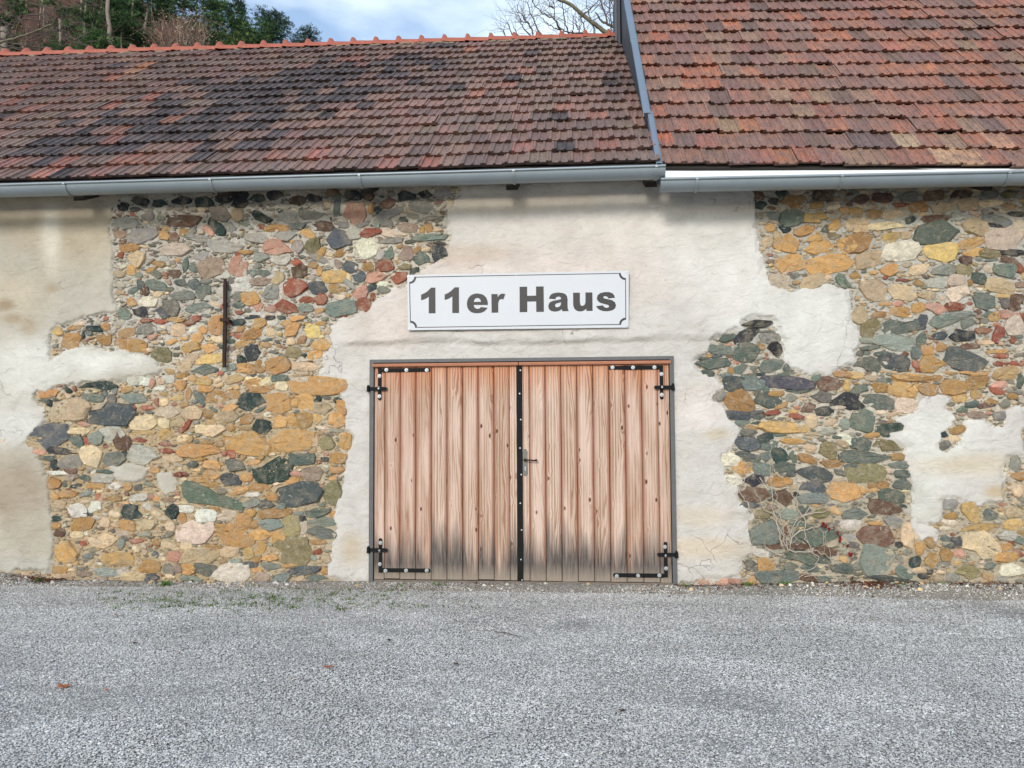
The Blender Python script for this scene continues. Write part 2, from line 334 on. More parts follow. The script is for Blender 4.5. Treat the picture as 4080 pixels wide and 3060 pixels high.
# ------------------------------------------------------------------ what stands here
low = thing('low_barn', (-2.7, 0, 0), 'long low rubble stone barn with a wooden double door under red ridge tiles', 'barn')
tall = thing('tall_barn', (3.2, 0, 0), 'taller barn with steep redder tiled roof and white apron above its gutter', 'barn')
XSPLIT = 1.16                        # the joint between the two barns, just past the door frame
X0, X1 = -8.4, 7.6; XL = -13.5
def Z(p): return p.z
def poly(ox, oy, s, pts):            # photograph places -> the wall plane
    out = []
    for x, y in pts:
        p = at(ox+x*s, oy+y*s); out.append((p.x, p.z))
    return out
S1, S5 = .5065, .5427
R1, R2, R3, R4 = (0, 700, S1), (900, 700, S1), (2700, 700, S1), (3380, 700, S1)
R5, R6, R7, R8 = (0, 1500, S5), (700, 1500, S5), (2650, 1500, S5), (3330, 1500, S5)
A_ = [(-9.5, 4.8)] + poly(*R1, [(900, -60), (905, 180), (860, 270), (845, 420), (878, 620), (865, 850), (905, 1060), (735, 1095), (560, 1130), (425, 1180), (395, 1260), (372, 1400), (385, 1465), (500, 1395), (620, 1335), (860, 1385), (1010, 1395), (1130, 1425), (1225, 1470), (1290, 1530), (1180, 1565), (1000, 1598), (900, 1630), (720, 1612), (600, 1640)]) + \
    poly(*R5, [(410, 45), (330, 105), (230, 125), (225, 175), (300, 235), (318, 330), (215, 430), (175, 480), (235, 545), (282, 640), (335, 760), (352, 930), (372, 1100), (385, 1340), (372, 1432), (340, 1446), (190, 1425), (115, 1400), (60, 1432), (-20, 1436)]) + [(-9.5, .02)]
B_ = poly(*R2, [(1830, -40), (1840, 150), (1735, 300), (1755, 480), (1742, 650), (1620, 682), (1520, 765), (1425, 850), (1300, 900), (1180, 965), (1110, 1060), (1000, 1095), (905, 1130), (830, 1180), (832, 1290), (800, 1380), (765, 1425), (748, 1500), (735, 1560), (870, 1590), (930, 1640)]) + \
    poly(*R6, [(1212, 75), (1215, 130), (1252, 190), (1240, 340), (1290, 470), (1250, 640), (1232, 780), (1190, 900), (1178, 1060), (1165, 1190), (1135, 1290), (1105, 1475), (1150, 1490), (1300, 1492), (1480, 1500)]) + [(-1.8, -.2), (.9, -.2)] + \
    poly(*R7, [(60, 1530), (150, 1535), (228, 1528), (240, 1490), (560, 1488), (572, 1362), (655, 1262), (640, 1180), (610, 1085), (602, 1050), (660, 1030), (605, 965), (545, 912), (530, 820), (480, 800), (440, 742), (418, 640), (412, 570), (505, 525), (512, 455), (550, 412), (540, 372), (480, 340), (450, 262), (440, 200), (350, 182), (362, 150), (408, 102), (432, 72), (400, 0)]) + \
    poly(*R3, [(350, 1640), (300, 1590), (205, 1560), (150, 1490), (170, 1420), (235, 1370), (250, 1290), (275, 1250), (420, 1235), (515, 1190), (520, 1145), (620, 1130), (730, 1130), (765, 1200), (830, 1285), (848, 1380), (840, 1450), (905, 1510), (1050, 1558), (1180, 1562), (1300, 1500)]) + \
    poly(*R4, [(10, 1485), (55, 1470), (48, 1385), (100, 1320), (100, 1225), (60, 1150), (30, 1050), (18, 940)]) + \
    poly(*R3, [(1352, 950), (1330, 890), (1250, 862), (1160, 872), (1010, 885), (880, 905), (750, 850), (700, 765), (660, 640), (640, 470), (610, 380), (600, 250), (585, 100), (585, -40)])
C_ = poly(*R8, [(615, 165), (690, 150), (765, 140), (860, 165), (800, 205), (815, 250), (882, 310), (858, 370), (770, 405), (782, 520), (815, 545), (870, 525), (920, 480), (960, 420), (962, 330), (1090, 322), (1230, 372), (1262, 320), (1258, 250), (1390, 195), (1400, 570), (1340, 575), (1265, 605), (1240, 700), (1252, 860), (1200, 922), (1060, 945), (940, 932), (880, 892), (800, 910), (782, 1000), (772, 1080), (680, 1092), (575, 1075), (575, 900), (565, 700), (520, 620), (510, 560), (565, 535), (490, 485), (400, 470), (420, 420), (520, 390), (460, 322), (600, 250)])
D_ = poly(*R5, [(800, 662), (880, 650), (960, 640), (1085, 690), (1055, 760), (960, 770), (880, 780), (820, 725)])
E_ = poly(*R5, [(1150, 705), (1250, 692), (1292, 770), (1265, 850), (1200, 858), (1160, 800)])
G_ = poly(*R8, [(570, 1090), (690, 1085), (760, 1100), (770, 1190), (740, 1230), (690, 1170), (640, 1200), (590, 1150)])
PLASTER = [A_, B_, C_, D_, E_, G_]
def sdist(px, pz, pl):
    """signed distance (positive inside) of many points to a polygon"""
    d = np.full(px.shape, 1e9); ins = np.zeros(px.shape, bool); n = len(pl)
    for i in range(n):
        ax, az = pl[i]; bx, bz = pl[(i+1) % n]; ex, ez = bx-ax, bz-az
        wx, wz = px-ax, pz-az; tt = np.clip((wx*ex+wz*ez)/(ex*ex+ez*ez+1e-12), 0, 1)
        d = np.minimum(d, (wx-ex*tt)**2+(wz-ez*tt)**2)
        c = (az > pz) != (bz > pz); ins ^= c & (px < ex*(pz-az)/(ez if abs(ez) > 1e-12 else 1e-12)+ax)
    d = np.sqrt(d); return np.where(ins, d, -d)
def plaster_sd(px, pz):
    m = np.full(px.shape, -1e9)
    for pl in PLASTER: m = np.maximum(m, sdist(px, pz, pl))
    return m + fbm(px*9, pz*9, 3, 4)*.05 + fbm(px*34, pz*34, 13, 2)*.022
# foot of the wall, where the ground meets it
BASE = [(-9, .05), (-6.47, .05), (-5.85, -.02), (-4.4, -.03), (-2.7, -.01), (-2.2, 0), (1.05, 0), (1.5, .0), (2.8, .05), (4.5, .055), (9, .055)]
bx_, bz_ = zip(*BASE)
# the heightfield of mortar and plaster
MORT, PLAS = .030, .006
GS = .0145
gx = np.arange(X0, X1+GS, GS); gz = np.arange(-.12, 4.36, GS); GX, GZ = np.meshgrid(gx, gz); nx_, nz_ = len(gx), len(gz)
SD = plaster_sd(GX, GZ)
door_l, door_r, door_t = -2.235, 1.048, 2.402        # outer edges of the steel frame
k = np.clip((SD+.010)/(.018+.11*np.clip(fbm(GX*2.6, GZ*2.6, 51, 3)+.12, 0, 1)), 0, 1); k = k*k*(3-2*k)
mort = MORT + .001 + fbm(GX*5, GZ*7, 5, 4)*.014 + fbm(GX*22, GZ*26, 9, 3)*.015
plas = PLAS + fbm(GX*.9, GZ*1.1, 21, 3)*.022 + fbm(GX*4, GZ*6, 22, 4)*.008 + fbm(GX*16, GZ*22, 23, 3)*.003
# the plaster lip above the door, and the flat arch of newer plaster it belongs to
lip_z = 2.545 + .035*fbm(GX*2.2, GX*0, 31, 3) - .012*(GX+.6)**2*.3
win = np.clip((GX+2.75)/.35, 0, 1)*np.clip((1.62-GX)/.3, 0, 1)
up = np.clip((GZ-lip_z)/(.085+.05*vnoise(GX*3, GX*0+5, 33)), 0, 1); up = up*up*(3-2*up)
plas = plas - win*up*np.clip(1-(GZ-lip_z-.05)/.55, 0, 1)*(.04+.012*fbm(GX*6, GZ*10, 35, 3))
YY = mort*(1-k) + plas*k
# left part: plaster thins out softly at its upper right edge
verts = np.stack([GX.ravel(), YY.ravel(), GZ.ravel()], 1)
ii = np.arange(nx_*nz_).reshape(nz_, nx_)
Q = np.stack([ii[:-1, :-1], ii[:-1, 1:], ii[1:, 1:], ii[1:, :-1]], -1).reshape(-1, 4)
qx = GX.ravel()[Q].mean(1); qz = GZ.ravel()[Q].mean(1); qs = SD.ravel()[Q].mean(1)
keep = ~((qx > door_l+.012) & (qx < door_r-.012) & (qz < door_t-.012))
isp = qs > -.008
def gauss(x, z, sx, sz): return np.exp(-((GX-x)/sx)**2-((GZ-z)/sz)**2)
def blend(c, m, to): return c*(1-m[..., None]) + np.array(alb(to))*m[..., None]
wob = fbm(GX*1.6, GZ*1.6, 41, 4); wob2 = fbm(GX*3.5, GZ*2.2, 43, 4)
PC = np.ones(GX.shape+(3,))*np.array(alb((204, 199, 192)))
PC = blend(PC, np.clip((-3.3-GX)/.4, 0, 1), (188, 182, 168))
def spot(x, y, w, h, c, a=.8, s=1.0):         # a stain with its own ragged outline, placed on the plaster
    global PC
    p = at(x, y); PC = blend(PC, np.clip((gauss(p.x, p.z, w, h)+wob*.35)*1.5-.2, 0, 1)*np.clip(gauss(p.x, p.z, w*2, h*2)*2, 0, 1)*a, c)
spot(330, 930, .55, .55, (182, 166, 140), .6); spot(120, 860, .5, .35, (180, 164, 140), .6); spot(60, 1180, .5, .3, (196, 182, 158), .6)
spot(200, 930, .13, .4, (214, 208, 192), .9); spot(120, 1450, .8, .3, (218, 216, 208), .9); spot(430, 1440, .6, .16, (222, 220, 212), .9)
spot(20, 1215, .14, .08, (150, 128, 100), .7); spot(45, 1270, .14, .07, (158, 138, 108), .6); spot(110, 1300, .12, .12, (170, 150, 122), .5); spot(205, 1150, .12, .06, (172, 154, 126), .6)
spot(30, 1700, .5, .25, (212, 210, 204), .8); spot(60, 1960, .45, .45, (158, 142, 122), .75); spot(120, 2140, .35, .3, (178, 170, 154), .7); spot(60, 2260, .5, .12, (186, 184, 174), .7)
spot(2150, 1120, 1.6, .5, (222, 208, 198), .7); spot(1850, 1010, .75, .12, (198, 180, 164), .65); spot(2330, 900, 1.3, .25, (224, 216, 206), .6); spot(2000, 800, 1.5, .14, (214, 200, 180), .6)
spot(1550, 1300, .5, .3, (216, 200, 188), .6); spot(2800, 1000, .5, .6, (224, 220, 214), .7); spot(2950, 1150, .4, .8, (220, 217, 210), .7); spot(3250, 1280, .5, .5, (222, 221, 214), .8)
spot(2790, 1620, .3, .3, (222, 212, 204), .6); spot(2800, 2180, .5, .12, (206, 188, 162), .7); spot(2790, 2060, .4, .12, (208, 190, 164), .5); spot(1400, 2190, .16, .22, (190, 174, 150), .8); spot(2860, 1730, .14, .06, (196, 182, 156), .7)
spot(3750, 1750, .5, .4, (216, 214, 206), .8); spot(3900, 1850, .35, .12, (198, 182, 154), .6); spot(3720, 1860, .3, .1, (200, 186, 160), .5); spot(3980, 1960, .15, .07, (184, 160, 122), .7); spot(3680, 1980, .2, .3, (206, 204, 194), .8)
PC *= (1+.07*wob2)[..., None]
MC = np.ones(GX.shape+(3,))*np.array(alb((232, 222, 204), 1.05))
tanny = np.clip((-2.0-GX)/1.0, 0, 1)*np.clip((2.35-GZ)/.6, 0, 1); MC = blend(MC, tanny*.75, (218, 188, 138))
MC = blend(MC, np.clip((-2.4-GX)/.5, 0, 1)*np.clip((GZ-2.5)/.3, 0, 1), (236, 230, 218))
MC = blend(MC, np.clip((GX-1.3)/.4, 0, 1)*np.clip((GZ-2.1)/.5, 0, 1), (226, 223, 212))
MC = blend(MC, np.clip((GX-1.3)/.4, 0, 1)*np.clip((1.3-GZ)/.5, 0, 1)*.7, (214, 198, 168))
MC *= (1+.14*wob)[..., None]
COL = np.where((SD > -.012)[..., None], PC, MC).reshape(-1, 3); COL = np.concatenate([COL, np.ones((len(COL), 1))], 1)
def submesh(name, sel):
    q = Q[sel]; u, inv = np.unique(q, return_inverse=True); me = fast_mesh(name, verts[u], inv.reshape(-1, 4), True); colour(me, COL[u]); return me
WALLS = {}
for nm, own_, side in (('low', low, qx < XSPLIT), ('tall', tall, qx >= XSPLIT)):
    w = link('wall', submesh('wall', keep & side & ~isp), m_mortar, own_); WALLS[nm] = w
    link('plaster', submesh('plaster', keep & side & isp), m_plaster, w)
# the thickness of the walls behind the face, ends and backs
c = MB(); c.box(X0, door_l+.02, .075, .6, -.3, 4.35); c.box(door_r-.02, XSPLIT, .075, .6, -.3, 4.35); c.box(door_l+.02, door_r-.02, .075, .6, door_t-.02, 4.35)
c.box(XL, X0+.002, .012, .6, -.3, 4.35); c.box(XL, XL+.5, .6, 8.0, -.3, 4.3); c.box(XL+.5, XSPLIT, 7.5, 8.0, -.3, 4.3); c.build('wall_core', m_core, WALLS['low'])
c = MB(); c.box(XSPLIT+.001, X1, .075, .6, -.3, 4.25); c.box(X1-.5, X1, .6, 8.6, -.3, 4.25); c.box(XSPLIT+.001, X1-.5, 8.1, 8.6, -.3, 4.25); c.build('wall_core', m_core, WALLS['tall'])

# ------------------------------------------------------------------ the rubble stones, traced one by one
CC = dict(o=(200, 148, 84), t=(214, 182, 138), y=(218, 174, 98), v=(152, 138, 92), g=(120, 132, 119), c=(154, 162, 148), d=(66, 84, 79), s=(103, 109, 112),
          n=(70, 73, 76), r=(166, 90, 66), f=(200, 142, 118), b=(122, 90, 72), p=(224, 198, 172), m=(164, 138, 120), w=(208, 201, 186), k=(156, 152, 142), q=(138, 135, 122), W=(212, 198, 180))
SLATY = dict(o=.35, t=.2, y=.35, v=.45, g=.9, c=.9, d=.9, s=1, n=1, r=.1, f=.1, b=.5, p=.1, m=.2, w=.1, k=.4, q=.7, W=0)
STONES = {
 0: """1440 350 270 90 b-3;1150 310 95 70 k;1030 300 40 25 r20;985 365 170 80 k;1110 470 230 110 k;1440 440 65 50 o;1280 470 80 70 o45;1355 475 85 65 b10;1500 440 120 40 q-50;1630 425 100 40 f35;1700 410 150 80 d35;1860 300 90 90 t;1800 400 90 70 k;1550 490 180 50 k5;1300 410 80 30 o10;1010 560 140 55 o-5;1120 555 80 25 t10;1770 550 260 100 k;1370 575 240 90 p5;940 620 45 50 r;1080 650 120 120 t-30;1240 690 100 50 o15;1280 650 60 45 w;1390 655 50 25 o;1450 700 40 110 g10;1570 630 100 60 k;1650 725 200 155 m;1860 710 150 150 f;1020 740 60 80 o;1175 740 70 30 o-20;1220 775 85 60 q10;1515 725 70 55 g;1365 770 90 60 b;930 770 90 50 t;1210 855 170 75 g5;1100 850 50 60 g;1410 835 90 50 g10;1515 850 100 75 g;1610 830 80 35 k;1775 780 50 50 w;1900 850 190 110 w;1810 850 50 90 q;1430 935 190 70 c3;1590 910 110 100 g;1045 900 90 50 g-20;1130 905 60 60 b;930 915 70 40 t;1155 985 150 80 p;1035 990 75 65 o15;1230 930 60 40 t;1090 1070 110 80 n5;970 1080 90 90 c;1270 1075 110 80 s20;1345 1030 130 110 q45;1550 1040 190 70 c-10;1700 1170 120 150 o20;1145 1138 90 30 r-3;1255 1145 110 40 r5;1480 1155 90 40 r-10;1525 1120 80 45 r;1375 1130 130 40 o5;735 1200 130 50 d10;825 1185 60 60 o-30;580 1195 110 30 o-5;445 1220 80 70 y;550 1300 150 130 o-10;690 1240 50 35 g;645 1255 25 50 d;810 1285 110 80 o10;945 1330 110 90 o10;1065 1330 140 95 o;1140 1210 150 80 q-15;1190 1265 75 45 f-30;1390 1210 110 90 t;1270 1405 150 110 v20;1340 1305 90 45 o;1545 1270 90 65 o;1590 1210 60 50 o30;1490 1355 140 90 y;1640 1360 120 70 o10;1650 1440 200 70 y-5;1500 1430 100 60 t;1440 1490 110 80 t;1600 1520 190 80 g;1795 1515 110 45 c;1730 1548 45 40 r;1410 1570 80 40 o;1510 1595 60 50 o;1590 1615 130 70 o;1970 1390 120 120 n10;1890 1450 70 70 d;1930 1520 130 80 o;1040 1610 100 80 w;1130 1620 80 60 w;1880 1340 60 40 o;1950 1250 130 60 o-20;1880 1255 70 40 r-15;1960 960 120 80 o;1860 950 80 60 q;1870 1020 80 40 g;1990 760 50 60 c;1870 1150 100 50 d;1990 1110 80 30 n;960 240 80 60 n;1100 200 120 70 n;1250 215 120 60 d;1420 190 140 60 n;1600 200 130 70 d;1750 180 120 60 n;1880 215 120 60 n""",
 1: """280 320 150 70 d15;470 320 140 90 k-10;670 300 180 80 q-5;1010 300 165 170 f;1135 255 40 80 o;1195 265 60 60 d;1270 215 120 70 b-30;1270 300 170 70 k-15;1530 240 160 90 k20;1350 270 80 60 k;270 395 70 40 r10;390 410 180 60 o-8;550 390 110 60 g20;755 390 165 75 b;925 385 90 50 k;870 230 50 150 g;640 450 110 60 o10;1135 445 165 70 r-5;995 440 100 110 w-15;890 500 180 140 s15;1190 370 60 70 c;1070 380 80 40 k;1260 370 90 60 k;1425 405 150 65 m;1590 405 60 65 o;1540 425 35 60 o;1660 420 70 30 t;1600 480 250 50 c;1290 450 140 60 p10;245 485 190 70 k10;470 475 160 70 k;400 560 210 120 f5;670 555 120 130 v5;560 560 90 100 k;545 515 100 25 o;745 600 100 50 o-45;895 605 85 60 o5;1105 560 185 165 p;1215 620 60 75 w;1280 605 70 100 g;1360 555 50 30 o;1410 605 110 110 m;1500 580 60 35 o-40;1540 650 135 100 g15;1680 610 110 120 n;1290 510 180 50 k-10;150 600 100 35 o;85 610 40 35 r;425 655 130 80 w15;550 680 95 50 r10;270 640 120 60 k;240 705 60 40 k;250 755 170 45 c8;570 750 120 110 b20;680 700 70 45 o10;730 650 130 50 k20;800 745 60 30 g;730 750 40 60 o;970 715 110 80 s20;880 690 60 70 m;1110 715 80 65 o-15;1250 705 140 95 r10;1400 710 100 50 v;1480 745 60 50 d;845 790 175 90 y;950 800 60 90 t-20;1045 790 110 85 s;1185 800 150 90 f5;1360 800 130 85 r-10;405 800 90 100 t;270 830 160 60 m5;545 880 180 140 r3;710 880 140 90 s;870 885 120 75 o;970 850 110 40 k40;1050 910 120 95 f;1140 880 75 65 d;1240 895 100 50 c10;1230 850 80 40 p;350 910 110 100 k;190 965 130 100 o;470 930 90 60 p;640 970 130 50 r;745 965 90 85 r;470 1030 170 95 r15;620 1040 120 60 c5;900 1040 220 125 g;1015 1030 40 80 b;1085 1010 100 110 r-20;1150 950 40 60 r;340 1050 90 55 f-15;240 1030 80 70 f;730 1060 70 40 o;90 960 90 60 q;90 1015 90 40 g;105 1075 70 30 r;920 1100 50 25 r;200 1110 100 25 n;340 1115 70 30 n;430 1115 60 30 d;560 1120 110 40 o;250 1160 110 80 o-15;470 1160 100 50 o;360 1155 80 40 w;640 1160 70 25 o;740 1160 80 30 o;520 1210 130 90 o-20;675 1220 110 100 y5;210 1240 130 80 o-15;340 1230 70 60 t;110 1205 60 40 o;100 1250 50 25 r;800 1220 40 60 t;320 1290 70 25 g;670 1310 40 40 g;740 1330 140 80 o;440 1415 65 35 g;365 1385 70 25 g;525 1385 115 85 v;610 1415 40 35 d;695 1410 110 70 o-5;590 1290 60 50 o;505 1300 60 50 t;300 1330 80 40 o;120 1320 120 40 o-10;35 1365 60 60 m;260 1500 100 95 o;410 1490 185 130 o;130 1510 120 70 o;620 1500 190 60 t;640 1470 140 30 b;40 1505 70 50 c;200 1560 50 40 g;280 1580 60 30 g;415 1590 120 50 g;250 1620 200 80 t;100 160 120 70 n;240 170 110 60 d;380 150 120 70 n;560 190 120 70 b;690 170 110 60 n;840 130 100 60 b;1000 150 130 70 n;1120 160 80 60 b;1420 150 130 70 n;1560 140 110 60 n;1700 130 120 60 k""",
 2: """905 325 175 120 g-5;850 415 90 60 d10;1080 330 190 70 y-5;760 310 90 60 c;660 230 90 60 d;920 200 190 90 o;1000 430 160 75 o-5;730 405 80 60 o-10;860 520 180 130 o20;790 470 60 70 t;710 520 90 80 t;1080 490 120 60 o-15;1250 375 90 90 o5;1170 415 60 50 q;1240 465 100 40 v;1110 560 210 95 o-15;890 685 215 120 o-8;1190 695 350 140 o-5;720 620 60 20 f;1340 540 150 120 o;800 830 150 110 p10;930 780 90 40 q;1065 830 190 90 t-20;1310 830 130 90 g25;1190 795 50 40 t;1360 400 60 70 t;1330 270 90 50 o;1100 225 100 50 o;625 1165 210 60 n;545 1258 175 115 n-5;730 1275 160 80 k;700 1225 120 20 q;400 1275 130 50 g-15;340 1370 205 65 g5;540 1385 190 140 g5;770 1360 110 105 n15;410 1330 60 30 f;655 1345 70 50 o;250 1415 45 25 o;310 1420 80 25 s;405 1420 40 20 b;280 1480 250 75 g-3;210 1435 80 25 d;745 1490 180 90 g-8;500 1520 100 60 g-10;420 1530 50 50 o;240 1555 100 60 g10;380 1575 80 50 g;860 1510 50 60 g;655 1560 70 25 d;860 1560 150 35 g-8;590 1610 190 80 g10;1310 1560 150 45 o5;1110 1590 90 50 g;300 1000 150 90 k;350 1030 60 40 n;640 160 90 70 b;820 130 90 60 d;1150 150 160 90 b;760 200 80 50 n""",
 3: """205 300 110 70 o;365 305 190 80 t5;60 275 110 50 o5;420 225 120 35 r;555 245 140 70 o;745 245 180 80 t;840 190 80 60 p;950 220 150 90 t;500 345 80 60 d;690 335 200 55 b;875 315 100 60 w;80 390 170 100 t;310 390 280 60 t;700 445 330 160 g-12;1010 395 190 120 t15;1180 350 220 80 c10;1150 385 180 30 n15;1330 300 130 40 n;1230 490 280 160 p5;1360 390 110 80 p;80 525 210 140 o-8;335 485 135 70 y-8;465 465 75 50 t;975 525 200 75 o-10;420 590 270 145 p3;735 595 245 145 y5;170 655 200 120 t-5;370 650 80 40 m;1000 600 160 60 o;1120 605 160 75 v10;930 665 100 70 b10;925 740 130 85 v;1095 655 170 35 c;1290 675 150 70 b10;1300 600 160 50 n;1240 745 170 100 g;1110 730 70 60 p;330 735 130 95 o10;560 735 140 80 t;760 740 180 80 k-10;1040 805 120 80 g10;1350 730 80 60 r;60 780 80 50 o;200 760 70 30 o;205 900 205 155 t;435 915 205 110 t5;560 840 80 50 o;705 845 140 75 w;860 815 130 80 p;970 835 40 50 o;1200 860 210 100 t10;630 945 140 65 t;870 930 170 110 p-10;435 818 90 25 r;300 800 40 25 r;395 1005 75 35 f;300 1005 100 35 o;560 1035 110 75 o-15;410 1065 150 70 o10;700 1045 150 80 f;850 1025 150 60 r;955 1005 65 35 r;1075 990 160 120 g15;1340 1000 120 120 b;1250 1000 80 80 q;90 1095 130 130 t;250 1090 100 50 o;410 1180 280 110 g-8;580 1150 100 110 s;770 1145 240 100 g;890 1090 220 50 c;955 1160 110 80 c;1110 1085 100 50 g;1030 1070 60 40 b;1160 1110 90 70 y-30;180 1200 160 130 v-20;1310 1180 140 140 p-15;1195 1250 80 120 r20;1280 1090 140 60 f;1370 1130 60 100 r;900 1250 190 90 n-3;730 1255 110 60 s;370 1310 300 120 c3;160 1295 120 45 c;175 1350 150 40 g;580 1290 70 120 g;735 1345 90 70 o-15;640 1370 110 70 o;545 1390 80 90 g;445 1400 70 50 b;370 1465 220 130 s5;265 1400 110 40 g;155 1395 45 30 g;105 1395 60 40 s;150 1480 180 100 q;235 1490 50 100 g;930 1445 310 180 g3;670 1480 190 120 o5;540 1485 60 60 r;570 1520 60 40 r;970 1340 140 45 b;1090 1310 120 30 t;1020 1300 25 30 r;1180 1380 160 30 o;1210 1420 110 35 r;1215 1480 120 40 r;1310 1475 60 40 r;1340 1250 80 60 g;1310 1290 50 50 r;60 1570 120 50 y;520 1585 310 60 o2;710 1590 70 40 o;820 1555 90 20 o;1000 1555 200 35 o;280 1615 90 40 g;370 1620 60 50 g;1020 1620 160 80 o;100 180 130 70 b;280 170 150 70 b;480 160 140 70 q;680 150 150 70 b;900 140 150 60 b;1130 140 120 60 q;1270 140 120 60 v""",
 4: """20 490 90 110 t;720 65 250 60 d;485 95 55 50 d;535 90 30 40 r;425 68 40 18 r;1010 30 160 60 w;1110 55 40 60 f;1180 35 50 40 t;1165 85 80 35 w;1230 20 80 50 w;1320 70 70 70 o;345 125 130 55 o-5;310 175 100 20 g5;350 195 40 50 d;490 245 290 150 t-8;675 155 150 55 g5;975 160 180 70 c5;760 125 30 40 g;830 100 40 50 c;810 165 60 60 q;805 275 330 155 s2;345 440 290 165 s-8;440 545 205 50 n5;1075 230 90 35 r5;970 228 45 25 r;1140 190 30 55 r;1195 190 60 50 t;1090 265 60 20 g;1220 260 160 80 p;1045 340 190 100 t;1195 345 80 70 t;1300 330 100 70 t;1345 365 90 40 r-45;610 350 90 35 f;565 400 150 45 t;815 425 170 110 w;690 450 120 100 c5;555 475 100 80 g;630 478 35 60 r;890 480 130 110 b15;1045 410 170 40 y2;1010 468 110 30 r;1210 425 100 75 y;1340 460 90 60 t;1205 495 95 35 r;1215 545 105 40 r;1350 545 80 60 o;465 380 60 30 r30;765 515 35 20 r;985 505 50 20 g;1045 575 210 130 w;830 605 150 95 c;665 590 150 150 t;505 630 160 90 q3;390 650 55 75 d;280 555 80 40 f;340 600 120 30 g;905 565 50 30 d;1260 605 140 50 t;510 695 80 35 b;610 745 85 45 g;410 710 130 30 w;520 740 90 50 m;760 700 120 30 g;750 750 150 60 w;1120 690 70 40 o;1310 722 120 35 r;390 785 95 75 o;545 808 80 35 n-5;465 790 30 45 g;690 805 130 40 o;830 805 110 50 w;930 810 55 55 o;490 865 130 55 o;615 860 80 40 c;730 890 75 50 r;830 895 100 50 o;1010 890 120 50 w;1100 885 60 30 f;1145 900 50 30 o;400 880 50 50 o;560 985 130 95 w;690 960 90 80 w;640 1005 60 40 d;965 1000 150 100 d10;1255 995 90 105 d;1330 1040 50 70 o-30;385 1045 105 40 d;1140 1010 60 40 t;600 1085 150 85 o-8;925 1095 110 70 o5;1070 1090 140 70 t;760 1070 70 70 t;430 1150 70 60 b;400 1100 60 40 o;555 1165 90 50 t;485 1285 150 145 o5;745 1205 200 100 t;860 1340 220 85 y3;1090 1395 150 90 o;1130 1310 55 50 s;1270 1325 100 75 f;1145 1225 50 50 o;600 1228 50 35 r;880 1235 60 70 c;630 1330 70 60 c;430 1425 100 60 o;610 1450 110 40 m;450 1470 130 40 t;775 1440 170 60 c;900 1430 100 50 w;970 1470 180 80 t;1100 1485 100 65 s10;740 1500 80 40 m;1230 1420 80 80 q;1295 1420 60 60 m;1240 1465 60 40 t;1350 1485 60 40 c""",
 5: """1030 65 400 125 o3;765 10 110 35 g;610 65 190 100 o;770 70 90 60 t;190 35 120 50 y;215 92 110 45 o;30 65 70 70 o;85 130 40 95 o;165 155 110 55 g40;315 145 170 85 o;425 130 80 60 o;540 185 190 125 d-3;620 240 90 25 g-25;270 245 60 30 g20;755 190 170 140 o10;950 190 120 120 o-10;1035 175 50 65 d;1100 155 60 25 g;1185 175 55 40 d;1205 225 80 100 o;1075 230 130 80 t;870 195 50 60 o;870 150 80 25 o;880 258 45 25 g;120 265 120 90 t;230 275 70 60 o;395 235 100 60 o;520 310 85 70 o;380 290 130 80 t;630 370 125 95 d5;65 365 110 45 r-38;925 325 130 110 o;1030 310 70 60 y;1180 320 120 110 o;770 330 90 80 o;850 320 50 90 o;280 400 150 80 t;400 375 50 50 o;180 385 80 60 t;520 485 320 160 o5;840 470 300 150 o2;1105 490 115 90 v5;1240 475 85 120 o;1015 480 50 60 t;160 550 290 90 o;345 570 40 35 r;400 570 60 55 r15;60 460 110 50 y;220 485 90 25 o;1185 600 120 80 o;920 610 190 75 g-3;1090 610 60 35 n;1045 630 40 30 r;1180 690 100 45 o;1150 750 50 35 o;845 575 50 20 g;1100 575 40 40 f;715 690 270 165 d-12;430 660 140 90 q15;255 650 120 60 o;115 645 70 40 g;400 755 140 85 s;260 720 110 65 o;570 630 80 35 o;510 745 90 50 o;160 605 100 30 o;40 722 85 40 r;1000 715 150 100 m;885 715 90 40 f;850 770 90 60 o;615 805 160 70 o;450 840 130 55 o;260 790 110 40 o;170 760 130 40 o;890 870 340 165 s;1145 860 130 160 v-15;1040 810 90 20 f;660 935 120 70 q5;700 885 80 60 o;550 930 120 70 c;560 870 100 30 w;725 1010 220 60 o-3;1030 1005 170 60 g;895 1010 70 30 c;1065 945 60 25 g;770 955 60 45 g;1150 1010 50 40 o;70 975 110 50 w;215 1025 140 90 w;40 1040 50 70 o-30;360 1020 130 80 p;280 980 70 30 o;540 1010 80 50 o;130 1145 250 150 p;230 1090 90 40 d;305 1120 110 70 o;395 1105 70 50 o;490 1060 110 110 o;455 1125 150 70 o;570 1090 70 50 o;435 1205 250 90 o5;615 1160 155 85 o;690 1090 170 80 c;840 1100 130 140 v;920 1048 65 40 n;930 1110 60 90 p;1065 1075 210 70 c-5;1060 1150 190 80 c;750 1180 95 95 o;860 1280 270 210 v20;265 1260 120 40 o;70 1250 80 50 t;170 1320 250 120 t;380 1290 140 70 t;530 1300 75 85 y;615 1260 90 90 o;680 1335 120 45 o;590 1350 60 40 o;1035 1287 70 40 r;1040 1220 120 35 o;1010 1335 40 40 c;1100 1340 70 60 t;420 1355 100 30 c;345 1360 60 30 o;540 1385 110 45 s5;85 1420 110 75 o;210 1420 160 90 q;405 1440 250 140 W;115 1490 140 45 c;700 1395 150 50 c;850 1395 150 25 o;930 1425 250 70 s-5;1085 1430 45 60 o;630 1475 100 70 m;770 1480 120 70 c;1030 1480 150 40 c;590 1425 70 30 o;910 1480 50 50 t""",
